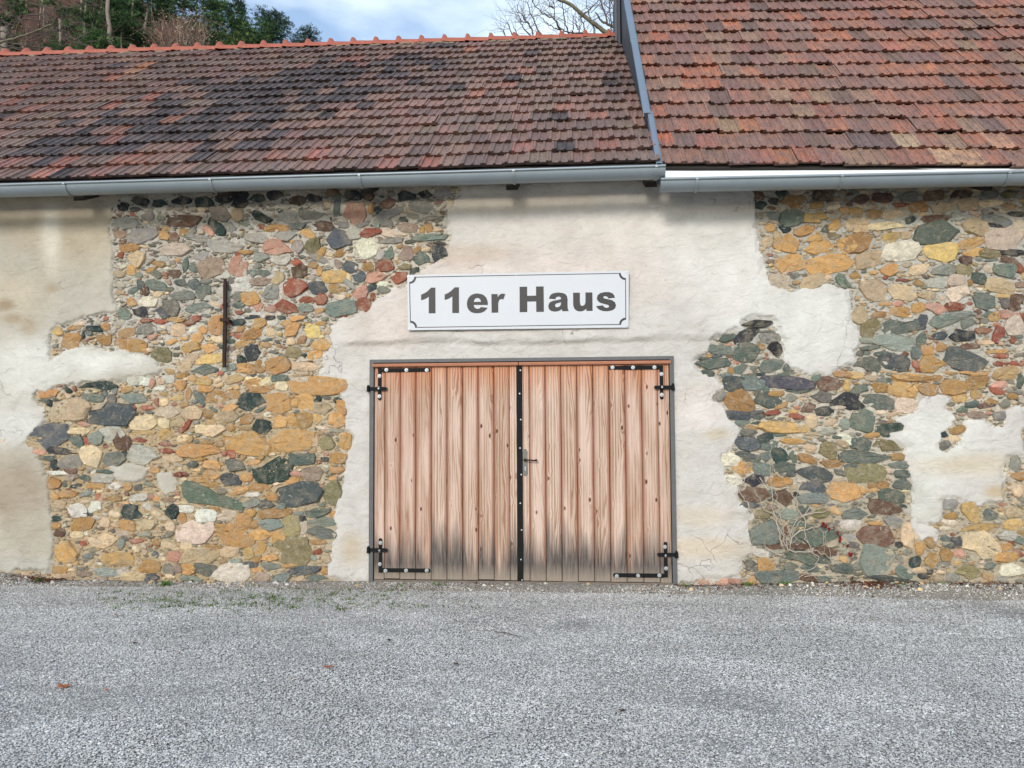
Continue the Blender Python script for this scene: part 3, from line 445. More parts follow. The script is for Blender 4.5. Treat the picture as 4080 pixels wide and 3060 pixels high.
 6: """895 45 380 95 s2;640 55 170 90 g10;510 55 150 110 s5;1225 50 190 100 b;1340 65 50 90 y;745 90 50 45 g;395 150 105 60 k-10;545 175 195 150 o-3;755 175 190 105 g;685 125 50 50 q;820 125 110 40 o;930 155 80 55 q;980 105 180 30 g;1150 145 140 80 q;860 215 90 35 o-20;1060 230 90 60 b;1175 255 130 65 n;1230 195 110 40 d;550 285 190 60 s2;675 262 100 25 s-5;690 298 80 40 g;790 268 110 35 r-3;970 293 105 40 r2;945 258 70 25 y;1080 330 80 100 t;570 340 100 35 g;670 340 70 25 g;645 375 80 35 o;880 375 340 80 y2;615 410 120 50 q;605 495 165 100 s;740 455 110 70 d;770 510 130 60 g-15;830 430 100 25 g;940 475 170 40 o;600 575 150 50 g3;640 610 120 50 g;740 590 90 70 g;850 585 120 110 d;945 590 50 80 g;480 610 130 90 p;575 670 140 80 o;720 680 130 90 g;870 665 170 80 g;930 715 60 40 g;1200 545 120 120 v;1070 530 90 60 t;1050 605 140 60 o20;1230 640 170 60 o;500 760 120 70 p;655 765 150 85 n-3;830 775 130 70 o10;910 770 60 50 o;1095 720 250 115 s5;655 865 205 105 b-3;790 860 50 60 g;885 900 160 125 b;1085 815 180 85 s;970 870 40 40 n;1090 895 220 70 c-3;1310 850 220 130 o;620 945 140 40 s;790 960 80 40 m;725 1015 110 60 v;905 1015 160 80 c;1030 980 90 60 g;1150 1010 120 60 v;745 1150 215 155 c-5;990 1085 150 35 g;880 1150 60 90 b;1140 1185 280 130 g3;970 1190 80 110 g;1000 1250 170 50 b;1180 1290 160 70 b;800 1250 90 40 b;1010 1335 210 95 g3;1180 1340 130 70 g;750 1390 120 100 o10;630 1375 90 50 q;640 1420 100 35 q;710 1300 110 60 w;930 1400 100 60 g;1070 1410 130 60 g;1300 1410 150 60 g;820 1475 300 90 g;640 1500 60 50 o;1050 1480 140 50 b;1190 1490 170 40 g;285 1515 90 45 f;420 1514 90 42 f;520 1508 90 38 f;1270 450 60 30 g;1310 490 90 60 t""",
 7: """110 180 220 115 n12;325 185 205 100 g;195 325 175 160 g;70 350 70 80 c;330 80 100 70 o;500 95 190 110 o10;580 15 290 40 o;180 95 120 60 g;360 30 90 40 g;680 95 140 90 o;875 80 180 110 o;1030 55 140 70 o;920 150 100 70 o;1040 130 80 70 y;520 210 150 100 p;40 225 90 40 p;400 380 190 60 d-10;270 430 110 45 o;370 430 75 40 d;380 510 180 80 v5;190 500 140 100 g;70 470 120 80 p;220 590 340 85 g3;460 590 100 45 o;470 650 140 50 g;110 660 90 40 g;235 710 280 140 v;495 720 105 60 g;380 695 60 30 p;490 790 125 75 g;355 800 80 50 o;270 800 60 40 o;205 835 70 55 o;285 835 60 30 o;135 778 45 30 r;415 880 190 95 g15;265 875 60 35 q;370 960 220 95 b5;540 985 75 45 w;505 955 50 30 d;150 1010 170 80 c;430 1070 130 80 k;110 1090 145 70 w;295 1175 245 140 b;295 1080 100 25 o;110 1190 90 60 k;130 1240 90 45 q;315 1350 240 210 c;70 1415 140 70 g;170 1395 80 55 q;530 1170 90 170 t;520 1440 140 90 g5;590 1365 80 80 d;475 1240 50 40 n;700 1215 100 60 o60;630 1270 70 100 o;710 1350 90 100 o;600 1170 30 60 t;695 1440 55 30 n;655 1470 80 35 n;620 1425 90 40 t;420 1490 330 40 s5;820 1310 90 90 o;910 1300 80 60 f;825 1190 90 45 g;905 1215 100 60 s;840 1250 80 40 g;800 1380 90 40 k;855 1025 100 45 o;995 1000 110 140 y;1145 1015 100 80 g;1045 1115 230 50 y-8;1075 1235 255 185 t;870 1163 40 25 r;850 940 90 70 k;1240 940 60 25 f;1325 640 80 110 k;1345 735 100 60 o;1345 840 80 90 t;1320 1000 120 60 t;1310 1090 130 70 y;1265 1170 140 70 w;1360 1205 80 50 c;1260 1255 90 55 o;1265 1330 160 70 o;1345 1300 80 60 r;1300 1215 40 30 r;1140 1395 80 55 g;980 1440 180 90 v;1310 1420 180 90 p;1230 1480 60 60 k;870 1480 90 60 k;1200 105 100 50 r;1210 60 110 50 f;1110 40 25 60 b;1310 145 70 40 o;1150 185 90 40 o;1110 215 130 40 b;1045 280 125 45 m;895 395 120 60 o;805 425 50 40 d;815 505 75 70 q;870 455 110 50 t;1010 200 100 50 g;935 240 80 40 g;1210 290 90 60 k;1370 30 60 100 g""" }
import re
stones = []          # (x, z, half width, half height, angle, colour key)
for ri, txt in STONES.items():
    ox, oy, s = (R1, R2, R3, R4, R5, R6, R7, R8)[ri]
    for e in txt.split(';'):
        a = e.split(); cx, cy, w, h = map(float, a[:4]); ck = a[4][0]; an = float(a[4][1:] or 0)
        p = at(ox+cx*s, oy+cy*s); q1 = at(ox+(cx+w/2)*s, oy+cy*s); q2 = at(ox+cx*s, oy+(cy-h/2)*s)
        gw = 1.08 if w*h > 4000 else 1.12; stones.append((p.x, p.z, (q1.x-p.x)*gw, (q2.z-p.z)*gw, -rad(an), ck))
# the long slanting green stone left of the door, from its outline
SLANT = poly(*R6, [(32, 800), (60, 765), (120, 775), (235, 825), (300, 865), (400, 890), (470, 925), (497, 955), (490, 985), (420, 980), (320, 955), (200, 938), (90, 930), (45, 880)])
# small stones packed into what is left of the masonry
CS = .01; ocx = np.arange(X0, X1, CS); ocz = np.arange(-.1, 4.32, CS); OX, OZ = np.meshgrid(ocx, ocz)
occ = np.zeros(OX.shape, bool)
def stamp(x, z, hw, hh, an, g=0.0):
    r = max(hw, hh)+g+.02; i0, i1 = max(int((x-r-X0)/CS), 0), int((x+r-X0)/CS)+1; j0, j1 = max(int((z-r+.1)/CS), 0), int((z+r+.1)/CS)+1
    a, b = OX[j0:j1, i0:i1]-x, OZ[j0:j1, i0:i1]-z; ca, sa = math.cos(an), math.sin(an)
    return (slice(j0, j1), slice(i0, i1)), (np.abs((a*ca+b*sa)/(hw+g))**2.6 + np.abs((-a*sa+b*ca)/(hh+g))**2.6) < 1
for st in stones:
    sl, m = stamp(*st[:5]); occ[sl] |= m
occ |= sdist(OX, OZ, SLANT) > 0
PSD = plaster_sd(OX, OZ); occ |= (PSD > -.015) | ((OX > door_l-.03) & (OX < door_r+.03) & (OZ < door_t+.03))
occ |= OZ < np.interp(OX, bx_, bz_)-.01
def region_palette(x, z):
    if x < XSPLIT:
        if z > 3.55: return 'nqdbkkqgkt'
        if z > 2.75: return 'kkwwtoqgrwsmcp' if x < -3.6 else 'kwtrkogsmkpct'
        if z > 1.9: return 'oootttyygrdw' if x < -3.2 else 'ooooyttgdr'
        if x < -4.3: return 'tttoowwgcrtpbsq'
        return 'oootttygcqpw'
    if z > 2.75: return 'oottttpgqbmy'
    if z > 1.6: return 'ggctotqrcqpo' if x < 3 else 'oottgrtpcqw'
    return 'gggcvtosqtqc' if x < 3.1 else 'toovqkgpcto'
fill = []
for size, tries in ((.13, 5000), (.09, 9000), (.062, 14000), (.044, 24000), (.031, 30000), (.021, 34000)):
    xs = rng.uniform(X0+.1, X1-.1, tries); zs = rng.uniform(0, 4.28, tries)
    for x, z in zip(xs, zs):
        hw = size*rng.uniform(.55, 1.0); hh = hw*rng.uniform(.28, .72); an = rng.normal(0, .22)
        i, j = int((x-X0)/CS), int((z+.1)/CS)
        if occ[j, i]: continue
        sl, m = stamp(x, z, hw, hh, an, .003 if size > .05 else .001)
        if occ[sl][m].any(): continue
        sl, m = stamp(x, z, hw, hh, an); occ[sl] |= m
        pal = region_palette(x, z); fill.append((x, z, hw, hh, an, pal[rng.integers(len(pal))], 1))
def stone_geo(x, z, hw, hh, an, ck, outline=None, small=0):
    n = 12 if max(hw, hh) > .085 else (9 if max(hw, hh) > .04 else 7)
    ang = SLATY[ck] > .6 or ck in 'rf' or rng.random() < .55
    ph = rng.uniform(0, 6.28); ca, sa = math.cos(an), math.sin(an)
    if outline is None:
        lo_, hi_ = (.50, 1.0) if ang else (.62, .98)
        q = [(1, rng.uniform(-.45, .45)), (rng.uniform(lo_, .92), rng.uniform(lo_, hi_)), (rng.uniform(-.45, .45), 1), (-rng.uniform(lo_, .92), rng.uniform(lo_, hi_)), (-1, rng.uniform(-.45, .45)), (-rng.uniform(lo_, .92), -rng.uniform(lo_, hi_)), (rng.uniform(-.45, .45), -1), (rng.uniform(lo_, .92), -rng.uniform(lo_, hi_))]
        if ang and rng.random() < .6: k_ = rng.integers(4)*2+1; q[k_] = (q[k_][0]*.62, q[k_][1]*.62)      # a broken corner
        if n > 9:                                                   # rough the long edges of big stones
            q2 = []
            for i_ in range(8):
                q2.append(q[i_]); a_, b2 = q[i_], q[(i_+1) % 8]
                if math.hypot((a_[0]-b2[0])*hw, (a_[1]-b2[1])*hh) > .045: f_ = rng.uniform(.35, .65); r_ = rng.uniform(.96, 1.07); q2.append(((a_[0]*(1-f_)+b2[0]*f_)*r_, (a_[1]*(1-f_)+b2[1]*f_)*r_))
            q = q2
        n = len(q); sk = rng.normal(0, .12); ring = []
        for u, v in q: u = (u+sk*v)*hw*1.07; v = v*hh*1.07; ring.append((x+u*ca-v*sa, z+u*sa+v*ca))
    else: ring = outline; n = len(ring)
    cxm = sum(p[0] for p in ring)/n; czm = sum(p[1] for p in ring)/n
    big = min(1, math.sqrt(hw*hh)/.11); out = rng.uniform(.004, .013)+.016*big*rng.uniform(.3, 1.2)
    y0, y1 = MORT+.02, MORT-out; tx, tz = rng.normal(0, .10), rng.normal(-.06, .12)      # a tilted, roughly flat face
    def fy(px, pz): return y1 + (px-cxm)*tx*.5 + (pz-czm)*tz*.5 + rng.normal(0, .0045*(.4+big))
    def inn(k_, dy=0.0, j=.03): return [((cxm+(px-cxm)*k_*(1+rng.uniform(-j, j))), None, czm+(pz-czm)*k_*(1+rng.uniform(-j, j))) for px, pz in ring]
    k1, k2 = (.93, .50) if ang else (.86, .46)
    V = [(cxm+(px-cxm)*1.06, y0, czm+(pz-czm)*1.06) for px, pz in ring]
    V += [(px, (MORT+fy(px, pz))*.5-.004 if not ang else y1+.004, pz) for px, pz in ring]
    V += [(a, fy(a, b_), b_) for a, _, b_ in inn(k1)]
    fc = [(i, (i+1) % n, n+(i+1) % n, n+i) for i in range(n)] + [(n+i, n+(i+1) % n, 2*n+(i+1) % n, 2*n+i) for i in range(n)]
    if n >= 9:
        V += [(a, fy(a, b_)-.002, b_) for a, _, b_ in inn(k2, j=.16)]
        fc += [(2*n+i, 2*n+(i+1) % n, 3*n+(i+1) % n, 3*n+i) for i in range(n)]; m_ = 3*n
    else: m_ = 2*n
    V.append((cxm, fy(cxm, czm)-.003*(not ang), czm)); fc += [(m_+i, m_+(i+1) % n, len(V)-1) for i in range(n)]
    c_ = np.array(desat(CC[ck], .80), float); c_ = (c_*(1-.34*small)+np.array((205, 186, 156))*.34*small)*rng.uniform(.84, 1.12) + rng.normal(0, 1.5, 3); c_ = alb(np.clip(c_, 20, 242), 1.16)
    return V, fc, (*c_, min(1, SLATY[ck]*rng.uniform(.7, 1.2)))
def put_stones(parent, lst):
    lst.sort(key=lambda s_: -s_[2]*s_[3]); rest = MB()
    for i, st in enumerate(lst):
        outl = SLANT if st[5] == 'slant' else None
        V, fc, c_ = stone_geo(*(st[:5] if outl is None else (st[0], st[1], .3, .12, 0)), 'c' if outl else st[5], outl, len(st) > 6)
        if outl: c_ = (*alb((126, 142, 122)), .9)
        if i < 300:
            nm = 'brick' if st[5] in 'r' and st[3]/st[2] < .55 and st[2] < .09 else 'stone'
            me = mesh(nm, V, fc); me.shade_smooth(); me.set_sharp_from_angle(angle=rad(32)); colour(me, [c_]*len(V)); link(nm, me, m_stone, parent)
        else: rest.add(V, fc, c_)
    o = rest.build('small_stones', m_stone, parent, True); tag(o, kind='stuff')
allst = stones + [(-4.1, .75, .34, .14, 0, 'slant')] + fill
put_stones(WALLS['low'], [s_ for s_ in allst if s_[0] < XSPLIT]); put_stones(WALLS['tall'], [s_ for s_ in allst if s_[0] >= XSPLIT])
# ------------------------------------------------------------------ roofs
def bil(c, u, v):          # c = (lower left, lower right, upper left, upper right)
    return (c[0]*(1-u)+c[1]*u)*(1-v) + (c[2]*(1-u)+c[3]*u)*v
TW, TL = .228, 1.0         # tile width; unit course length (scaled per tile)
PROF = [(-.015, .022), (.02, .031), (.11, .033), (.15, .010), (.20, .004), (.41, .004), (.455, .010), (.48, .025), (.54, .025), (.565, .010), (.61, .004), (.83, .004), (.87, .010), (.895, .027), (.97, .029), (1.0, .024)]
def tile_geo(w, l, wear=0.0):
    """an interlocking clay tile: double trough profile, thick lower edge, lifted over the course beneath; origin lower left"""
    n = len(PROF); V = []; th = .030
    for y, lift in ((0, .038), (l*1.10, .002)):
        for x, z in PROF: V.append((x*w, y, z*.74+lift))
    for x, z in PROF: V.append((x*w, .028, .004))
    f = [(i, i+1, n+i+1, n+i) for i in range(n-1)] + [(2*n+i, 2*n+i+1, i+1, i) for i in range(n-1)]
    return V, f
V_, f_ = tile_geo(TW, 1.0)
tile_meshes = {}
def tile_mesh(l):
    k_ = round(l, 2)
    if k_ not in tile_meshes:
        v, f = tile_geo(TW, l); me = mesh('roof_tile', v, f); colour(me, [(1, 1, 1, 1)]*len(v)); me.materials.append(m_tile); tile_meshes[k_] = me
    return tile_meshes[k_]
def tile_colour(p, side):
    r = rng.random(); dk = float(fbm(np.array([p.x*.55]), np.array([p.y*.8]), 61, 3)[0])
    if side == 'low':
        pal = [(134, 108, 106), (144, 114, 110), (152, 118, 110), (122, 104, 102), (160, 124, 114), (134, 120, 112), (104, 94, 94)]
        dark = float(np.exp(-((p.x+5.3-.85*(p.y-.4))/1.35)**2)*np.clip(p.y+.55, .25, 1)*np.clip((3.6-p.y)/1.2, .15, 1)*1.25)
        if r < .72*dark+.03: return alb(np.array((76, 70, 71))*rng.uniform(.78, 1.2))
        elif r > .972: c_ = (188, 112, 92)
        else: c_ = pal[rng.integers(len(pal))]
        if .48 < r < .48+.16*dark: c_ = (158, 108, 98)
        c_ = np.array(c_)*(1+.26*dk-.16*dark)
        c_ = c_*(1 - .25*np.clip((p.x-.15)/.6, 0, 1)*np.clip((p.y-.6)/1, 0, 1))       # darker tiles towards the taller roof, above the lowest courses
    else:
        pal = [(140, 104, 96), (148, 108, 98), (132, 100, 98), (156, 108, 92), (126, 100, 98), (144, 120, 106), (168, 112, 92)]
        c_ = pal[rng.integers(len(pal))]
        if r < .10: c_ = (98, 86, 86)
        elif r < .16: c_ = (158, 136, 112)
        elif r > .95: c_ = (184, 104, 72)
        elif r > .95-.25*np.clip((p.x-2.4)/2, 0, 1): c_ = (174, 108, 86)
        c_ = np.array(c_)*(1+.22*dk)
    c_ = np.array(desat(c_, .80))*.62+.38*np.array((136, 114, 108) if side == 'low' else (144, 112, 102))*rng.uniform(.88, 1.10)+rng.normal(0, 1.5, 3); return alb(np.clip(c_, 20, 240)*np.array([1.03, .98, .93]), .88)
def lay(patch, ncourse, x_to, roof, side, orange, ncols, jit=.006, keepmax=300):
    """lay courses of tiles over a ruled roof surface; largest in view as objects, the others joined"""
    todo = []
    for n in range(ncourse):
        a0, a1 = bil(patch, 0, n/ncourse), bil(patch, 1, n/ncourse); b0, b1 = bil(patch, 0, (n+1)/ncourse), bil(patch, 1, (n+1)/ncourse)
        shift = .5 if n % 2 else 0
        L_ = (a1-a0).length; cnt = int(L_/TW)+2
        for k in range(cnt):
            # counted from the verge between the two roofs
            u = (L_-(k+1-shift*0.5)*TW)/L_ if side == 'low' else ((k-shift*.5)*TW)/L_
            if u < -.02 or u > 1.0: continue
            o = a0+(a1-a0)*u; up_ = (b0+(b1-b0)*u)-o
            if side == 'tall' and u < 0: u = 0
            todo.append((n, o, (a1-a0).normalized(), up_))
    todo = [q_ for q_ in todo]
    def insee(q_):
        x_, y_ = proj(q_[1]); return -250 < x_ < 4200 and -160 < y_ < 900
    def size(q_): return q_[3].length*abs(1)/((q_[1]-CAM).length**2) if insee(q_) else 0
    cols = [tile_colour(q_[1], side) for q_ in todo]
    ctr = [proj(q_[1]+q_[2]*TW*.5+q_[3]*.5) for q_ in todo]
    for (x_, y_, c_) in orange:
        i = min(range(len(todo)), key=lambda i: (ctr[i][0]-x_)**2+(ctr[i][1]-y_)**2); cols[i] = alb(np.array(desat(c_, .74))*.82+.18*np.array((140, 112, 102)), .88)
    order = sorted(range(len(todo)), key=lambda i: -size(todo[i])); sep = set(i for i in order[:keepmax] if size(todo[i]) > 0)
    rest = MB()
    for i, (n, o, ex, uv) in enumerate(todo):
        ey = uv.normalized(); ez = ex.cross(ey).normalized(); ex2 = ey.cross(ez)
        ex2 = (ex2 + ez*rng.normal(0, .012)).normalized(); ey2 = (ey + ez*rng.normal(0, .008) + ex*rng.normal(0, .006)).normalized()
        M_ = Matrix((ex2, ey2, ex2.cross(ey2))).transposed().to_4x4(); M_.translation = o+ez*rng.normal(.004, .004)+ey*rng.normal(0, jit)
        if i in sep:
            ob = bpy.data.objects.new('roof_tile', tile_mesh(uv.length)); col.objects.link(ob); own(ob, roof); ob.matrix_basis = M_; ob.color = (*cols[i], 1)
        else:
            v, f = tile_geo(TW, uv.length); rest.add([M_ @ Vector(p) for p in v], f, cols[i])
    ob = rest.build('roof_tile_field', m_tile, roof); tag(ob, kind='stuff')
EY_L, RY_L = -.40, 3.9
def lin(u, u0, v0, u1, v1): return v0+(v1-v0)*(u-u0)/(u1-u0)
eL0, eL1 = at(0, 728, EY_L), at(2630, 652, EY_L); rL0, rL1 = at(0, 232, RY_L), at(2478, 154, RY_L)
# carry both lines on past the left of the picture
ext = (XL-.25-eL0.x)/(eL1.x-eL0.x); eLx = eL0+(eL1-eL0)*ext; ext2 = 0
rLx = rL0+(rL1-rL0)*((XL-.25-rL0.x)/(rL1.x-rL0.x))
low_patch = (eLx, eL1, rLx, rL1)
def sheet(name, patch, off, thick, back_y, back_z, m, parent):
    a, b_, c_, d_ = patch; n = (b_-a).cross(c_-a).normalized(); c2 = MB()
    lo = [p-n*(off+thick) for p in (a, b_, d_, c_)]; hi = [p-n*off for p in (a, b_, d_, c_)]
    c2.hexa(lo+hi)
    p0, p1 = c_-n*off, d_-n*off; q0, q1 = Vector((p0.x, back_y, back_z)), Vector((p1.x, back_y, back_z)); dn = Vector((0, 0, -thick))
    c2.hexa([p0+dn, p1+dn, q1+dn, q0+dn, p0, p1, q1, q0])
    return c2.build(name, m, parent)
roofL = sheet('roof', low_patch, .012, .05, 8.3, 4.2, m_deck, low)
CL = lambda x, y: (x*.4819, y*.4819)
oranges_low = [(588, 246, (206, 128, 78)), (515, 250, (178, 128, 96)), (545, 300, (204, 138, 90)), (470, 330, (208, 112, 74)), (160, 695, (206, 122, 98)), (70, 660, (176, 106, 92)), (1730, 660, (176, 96, 78)), (1540, 680, (182, 106, 92)), (420, 690, (168, 102, 88)), (2080, 610, (178, 104, 90)), (2440, 520+95, (176, 94, 74))]
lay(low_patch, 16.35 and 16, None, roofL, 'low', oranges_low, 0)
# right roof: both ends measured course by course
eR0, eR1 = at(2634, 664, -.35), at(4080, 674, -.35); tR0, tR1 = at(2515, 24, 2.31), at(4080, 14, 2.31)
vL, vR = (tR0-eR0)/13.0, (tR1-eR1)/12.02; NC = 20
kx = (X1+.2-eR1.x)/(eR1.x-eR0.x); eR1x = eR1+(eR1-eR0)*kx
tall_patch = (eR0, eR1x, eR0+vL*NC, eR1x+(vR+(vR-vL)*.0)*NC)
tall_patch = (eR0, eR1x, eR0+vL*NC, Vector((eR1x.x+.3, eR1x.y+vR.y*NC, eR1x.z+vR.z*NC)))
roofR = sheet('roof', tall_patch, .012, .05, 8.9, 4.2, m_deck, tall)
def c1(x, y, c_): return (2500+x*.4822, y*.4822, c_)
def c2_(x, y, c_): return (3280+x*.4822, y*.4822, c_)
oranges_tall = [c1(550, 715, (206, 112, 66)), c1(895, 230, (204, 112, 70)), c1(280, 325, (190, 98, 66)), c1(960, 600, (196, 118, 80)), c1(280, 950, (186, 100, 70)), c1(340, 1195, (206, 102, 66)), c1(730, 1205, (172, 98, 80)), c1(660, 155, (164, 98, 78)), c1(1540, 940, (176, 96, 74)), c1(1600, 200, (190, 104, 72)), c1(1060, 1330, (176, 98, 78)), c1(1140, 1075, (158, 102, 84)), c1(860, 950, (162, 100, 86)),
    c2_(815, 555, (206, 118, 74)), c2_(440, 455, (176, 102, 82)), c2_(850, 905, (184, 104, 78)), c2_(450, 265, (176, 116, 88)), c2_(1080, 250, (172, 108, 88)), c2_(420, 180, (180, 108, 84)), c2_(1210, 900, (188, 118, 94)), c2_(1450, 1170, (206, 142, 104)), c2_(960, 1330, (206, 158, 112)), c2_(1100, 1320, (200, 146, 100)), c2_(30, 200, (190, 104, 74)), c2_(1340, 890, (184, 112, 90)), c2_(330, 1180, (104, 84, 84)), c2_(460, 1170, (112, 86, 84)), c2_(640, 1190, (188, 158, 118))]
lay(tall_patch, NC, None, roofR, 'tall', oranges_tall, 0, .009)
# red ridge tiles of the low roof, each with its peaked collar
c = MB(); Lr = .385; n = 9
def ring_pts(x, r, rise=0): return [(x, -r*math.cos(math.pi*k/(n-1)), r*.80*math.sin(math.pi*k/(n-1))+rise*max(0, math.sin(math.pi*k/(n-1)))**4-.05) for k in range(n)]
rows = [ring_pts(0, .150, .015), ring_pts(.012, .168, .060), ring_pts(.05, .166, .050), ring_pts(.085, .146, .004), ring_pts(.36, .136), ring_pts(.40, .134)]
v = [p for r_ in rows for p in r_]; f = [(i*n+k, i*n+k+1, (i+1)*n+k+1, (i+1)*n+k) for i in range(len(rows)-1) for k in range(n-1)] + [tuple(range(n-1, -1, -1))]
ridge_me = mesh('ridge_tile', v, f, True); ridge_me.materials.append(m_ridge); ridge_me.set_sharp_from_angle(angle=rad(40))
rd = (rL1-rLx); cnt = int(rd.length/Lr); rdn = rd.normalized()
for i in range(cnt+1):
    p = rL1 - rdn*((i+.62)*Lr) + Vector((0, .12, .085))
    if p.x < XL-.2: break
    o = bpy.data.objects.new('ridge_tile', ridge_me); col.objects.link(o); own(o, roofL)
    ax = (rdn+Vector((0, rng.normal(0, .008), rng.normal(0, .010)))).normalized(); az = Vector((0, 0, 1)); ay = az.cross(ax).normalized(); az = ax.cross(ay)
    o.matrix_basis = Matrix((ax, ay, az)).transposed().to_4x4(); o.matrix_basis.translation = p
    mm = Matrix((ax, ay, az)).transposed().to_4x4(); mm.translation = p; o.matrix_basis = mm
# mortar bedding under the ridge
c = MB()
for s_ in list(rng.uniform(.1, 4.2, 16))+list(rng.uniform(4.2, 13, 18)):      # lumps of bedding squeezed out under the ridge
    L_ = rng.uniform(.08, .30); pp = [rL1-rdn*(s_+L_*k_/3)+Vector((0, -.03+rng.normal(0, .008), .012+rng.normal(0, .006))) for k_ in range(4)]; c.tube(pp, [.008, .018, .016, .007], 6)
m_bed = flat('ridge_mortar', alb((140, 128, 110)), .95, 0, .3, 20, .6); tag(c.build('ridge_mortar', m_bed, roofL, True), kind='stuff')
# verge of the taller roof: folded blue grey sheet, and the dark boarded gable behind it
nR = (tall_patch[1]-tall_patch[0]).cross(vL).normalized(); vg0, vg1 = tall_patch[0], tall_patch[0]+vL*NC; vd = (vg1-vg0).normalized()
def vp(s_, dx, h): return vg0+vd*s_+Vector((dx, 0, 0))+nR*h
LV = (vg1-vg0).length; c = MB(); sA, sB = .98, LV
def fold(c, s0, s1, dx0, dx1, h0, h1, drop0, drop1):
    a0, a1, b0, b1 = vp(s0, dx0, h0), vp(s0, dx1, h0), vp(s1, dx0, h1), vp(s1, dx1, h1)
    t_ = Vector((0, 0, -.004)); c.hexa([a0+t_, a1+t_, b1+t_, b0+t_, a0, a1, b1, b0])
    d0, d1 = Vector((0, 0, -drop0)), Vector((0, 0, -drop1)); s_ = Vector((.004, 0, 0)); c.hexa([a0+d0, a0+d0+s_, b0+d1+s_, b0+d1, a0+t_*1.2, a0+s_+t_*1.2, b0+s_+t_*1.2, b0+t_*1.2])
    c.hexa([a1+Vector((-.004, 0, -.03)), a1+Vector((0, 0, -.03)), b1+Vector((0, 0, -.03)), b1+Vector((-.004, 0, -.03)), a1+Vector((-.004, 0, .012)), a1+Vector((0, 0, .012)), b1+Vector((0, 0, .012)), b1+Vector((-.004, 0, .012))])
fold(c, sA, 2.95, -.105, -.025, .085, .085, .05, .05); fold(c, 2.9, sB, -.108, -.025, .090, .090, .05, .05)
vf = c.build('verge_flashing', m_blue, roofR)
c = MB(); fold(c, -.02, sA+.05, -.055, .004, .060, .070, .22, .10); c.build('flashing_foot', m_blue, vf)
gx0 = vg0.x; c = MB(); GP = [vp(.0, -.03, .03), vp(LV, -.03, .03)]
xg = min(GP[0].x, GP[1].x)
a, b_ = vp(0, -.045, .02), vp(LV, -.045, .02); xi = .05
back = Vector((b_.x, 8.6, 4.3))
v = [a, b_, back, Vector((back.x, 8.6, 3.2)), Vector((a.x, .12, 3.2)), Vector((a.x, .12, a.z-.12))]
c.add([tuple(p) for p in v]+[(p.x+xi, p.y, p.z) for p in v], [(0, 1, 2, 3, 4, 5), (11, 10, 9, 8, 7, 6)]+[(i, (i+1) % 6, 6+(i+1) % 6, 6+i) for i in range(6)])
gab = c.build('gable_wall', m_gable, tall)
for k in range(5):                 # upright boards of the gable where it rises past the low ridge
    yb = 3.45+.0+k*.36; p = vg0+vd*((yb-vg0.y)/vd.y); zt = p.z-.1
    if yb > vg1.y: zt = lin(yb, vg1.y, vg1.z, 8.6, 4.3)-.1
    c = MB(); c.box(p.x-.085-(k == 1)*.02, p.x-.052, yb, yb+.33, 4.0, zt); c.build('gable_board', (m_darkboard, m_gable)[k % 2], gab)
# gutters: half round with a rolled front bead, held by strap brackets
def gutter(p0, p1, r, parent, nseg=10):
    d = (p1-p0).normalized(); side = Vector((0, -1, 0)); V = []; prof = []
    for k in range(nseg+1):
        t_ = math.pi*k/nseg; prof.append((math.cos(t_)*r, -math.sin(t_)*r))       # front lip -> bottom -> back lip
    prof2 = [(a*.97, b_*.97) for a, b_ in prof][::-1]
    pr = prof+prof2; m_ = len(pr); c = MB()
    for p in (p0, p1): V += [p+Vector((0, -a, b_)) for a, b_ in pr]
    c.add(V, [(i, (i+1) % m_, m_+(i+1) % m_, m_+i) for i in range(m_)])
    for e, s_ in ((0, 1), (m_, -1)):                                               # stop ends
        idx = [e+i for i in range(nseg+1)]; c.add([V[i] for i in idx], [tuple(range(nseg+1))[::s_]])
    c.tube([p0+Vector((0, -r-.004, .006)), p1+Vector((0, -r-.004, .006))], .014, 10)
    return c.build('gutter', m_zinc, parent, False)
GR = .098
gb0, gb1 = at(0, 786, -.47), at(2640, 714, -.47)
g0 = gb0+(gb1-gb0)*((XL-.3-gb0.x)/(gb1.x-gb0.x))+Vector((0, 0, GR)); g1 = at(2648, 713.5, -.47)+Vector((0, 0, GR))
gutL = gutter(g0, g1, GR, low); gutL.data.shade_smooth(); gutL.data.set_sharp_from_angle(angle=rad(40))
h0, h1a = at(2630, 766, -.43)+Vector((0, 0, GR)), at(4080, 738, -.43)+Vector((0, 0, GR)); h1 = h0+(h1a-h0)*((X1+.2-h0.x)/(h1a.x-h0.x))
gutR = gutter(h0, h1, GR, tall); gutR.data.shade_smooth(); gutR.data.set_sharp_from_angle(angle=rad(40))
m_strap = flat('zinc_strap', (.26, .29, .30), .5, .5, .2, 20)
def bracket(g, p0, p1, u):
    # the strap round the trough at photograph column u
    best = min(np.linspace(0, 1, 801), key=lambda t_: abs(proj(p0+(p1-p0)*float(t_)+Vector((0, -GR, 0)))[0]-u)); p = p0+(p1-p0)*float(best); c = MB(); w = .013
    ks = [math.pi*k/12 for k in range(0, 13)]; V = []
    for s_ in (-w, w):
        for rr in (GR+.0015, GR+.010): V += [p+Vector((s_, -math.cos(a)*rr, -math.sin(a)*rr)) for a in ks]
    n_ = 13; fcs = []
    for i in range(12): fcs += [(n_+i, n_+i+1, 3*n_+i+1, 3*n_+i), (n_+i, i, i+1, n_+i+1), (2*n_+i, 3*n_+i, 3*n_+i+1, 2*n_+i+1)]
    c.add(V, fcs); c.box(p.x-.013, p.x+.013, p.y-GR-.022, p.y-GR+.012, p.z-.012, p.z+.010); c.box(p.x-.015, p.x+.015, p.y-.07, p.y+GR+.1, p.z+.012, p.z+.017)
    c.build('gutter_bracket', m_strap, g)
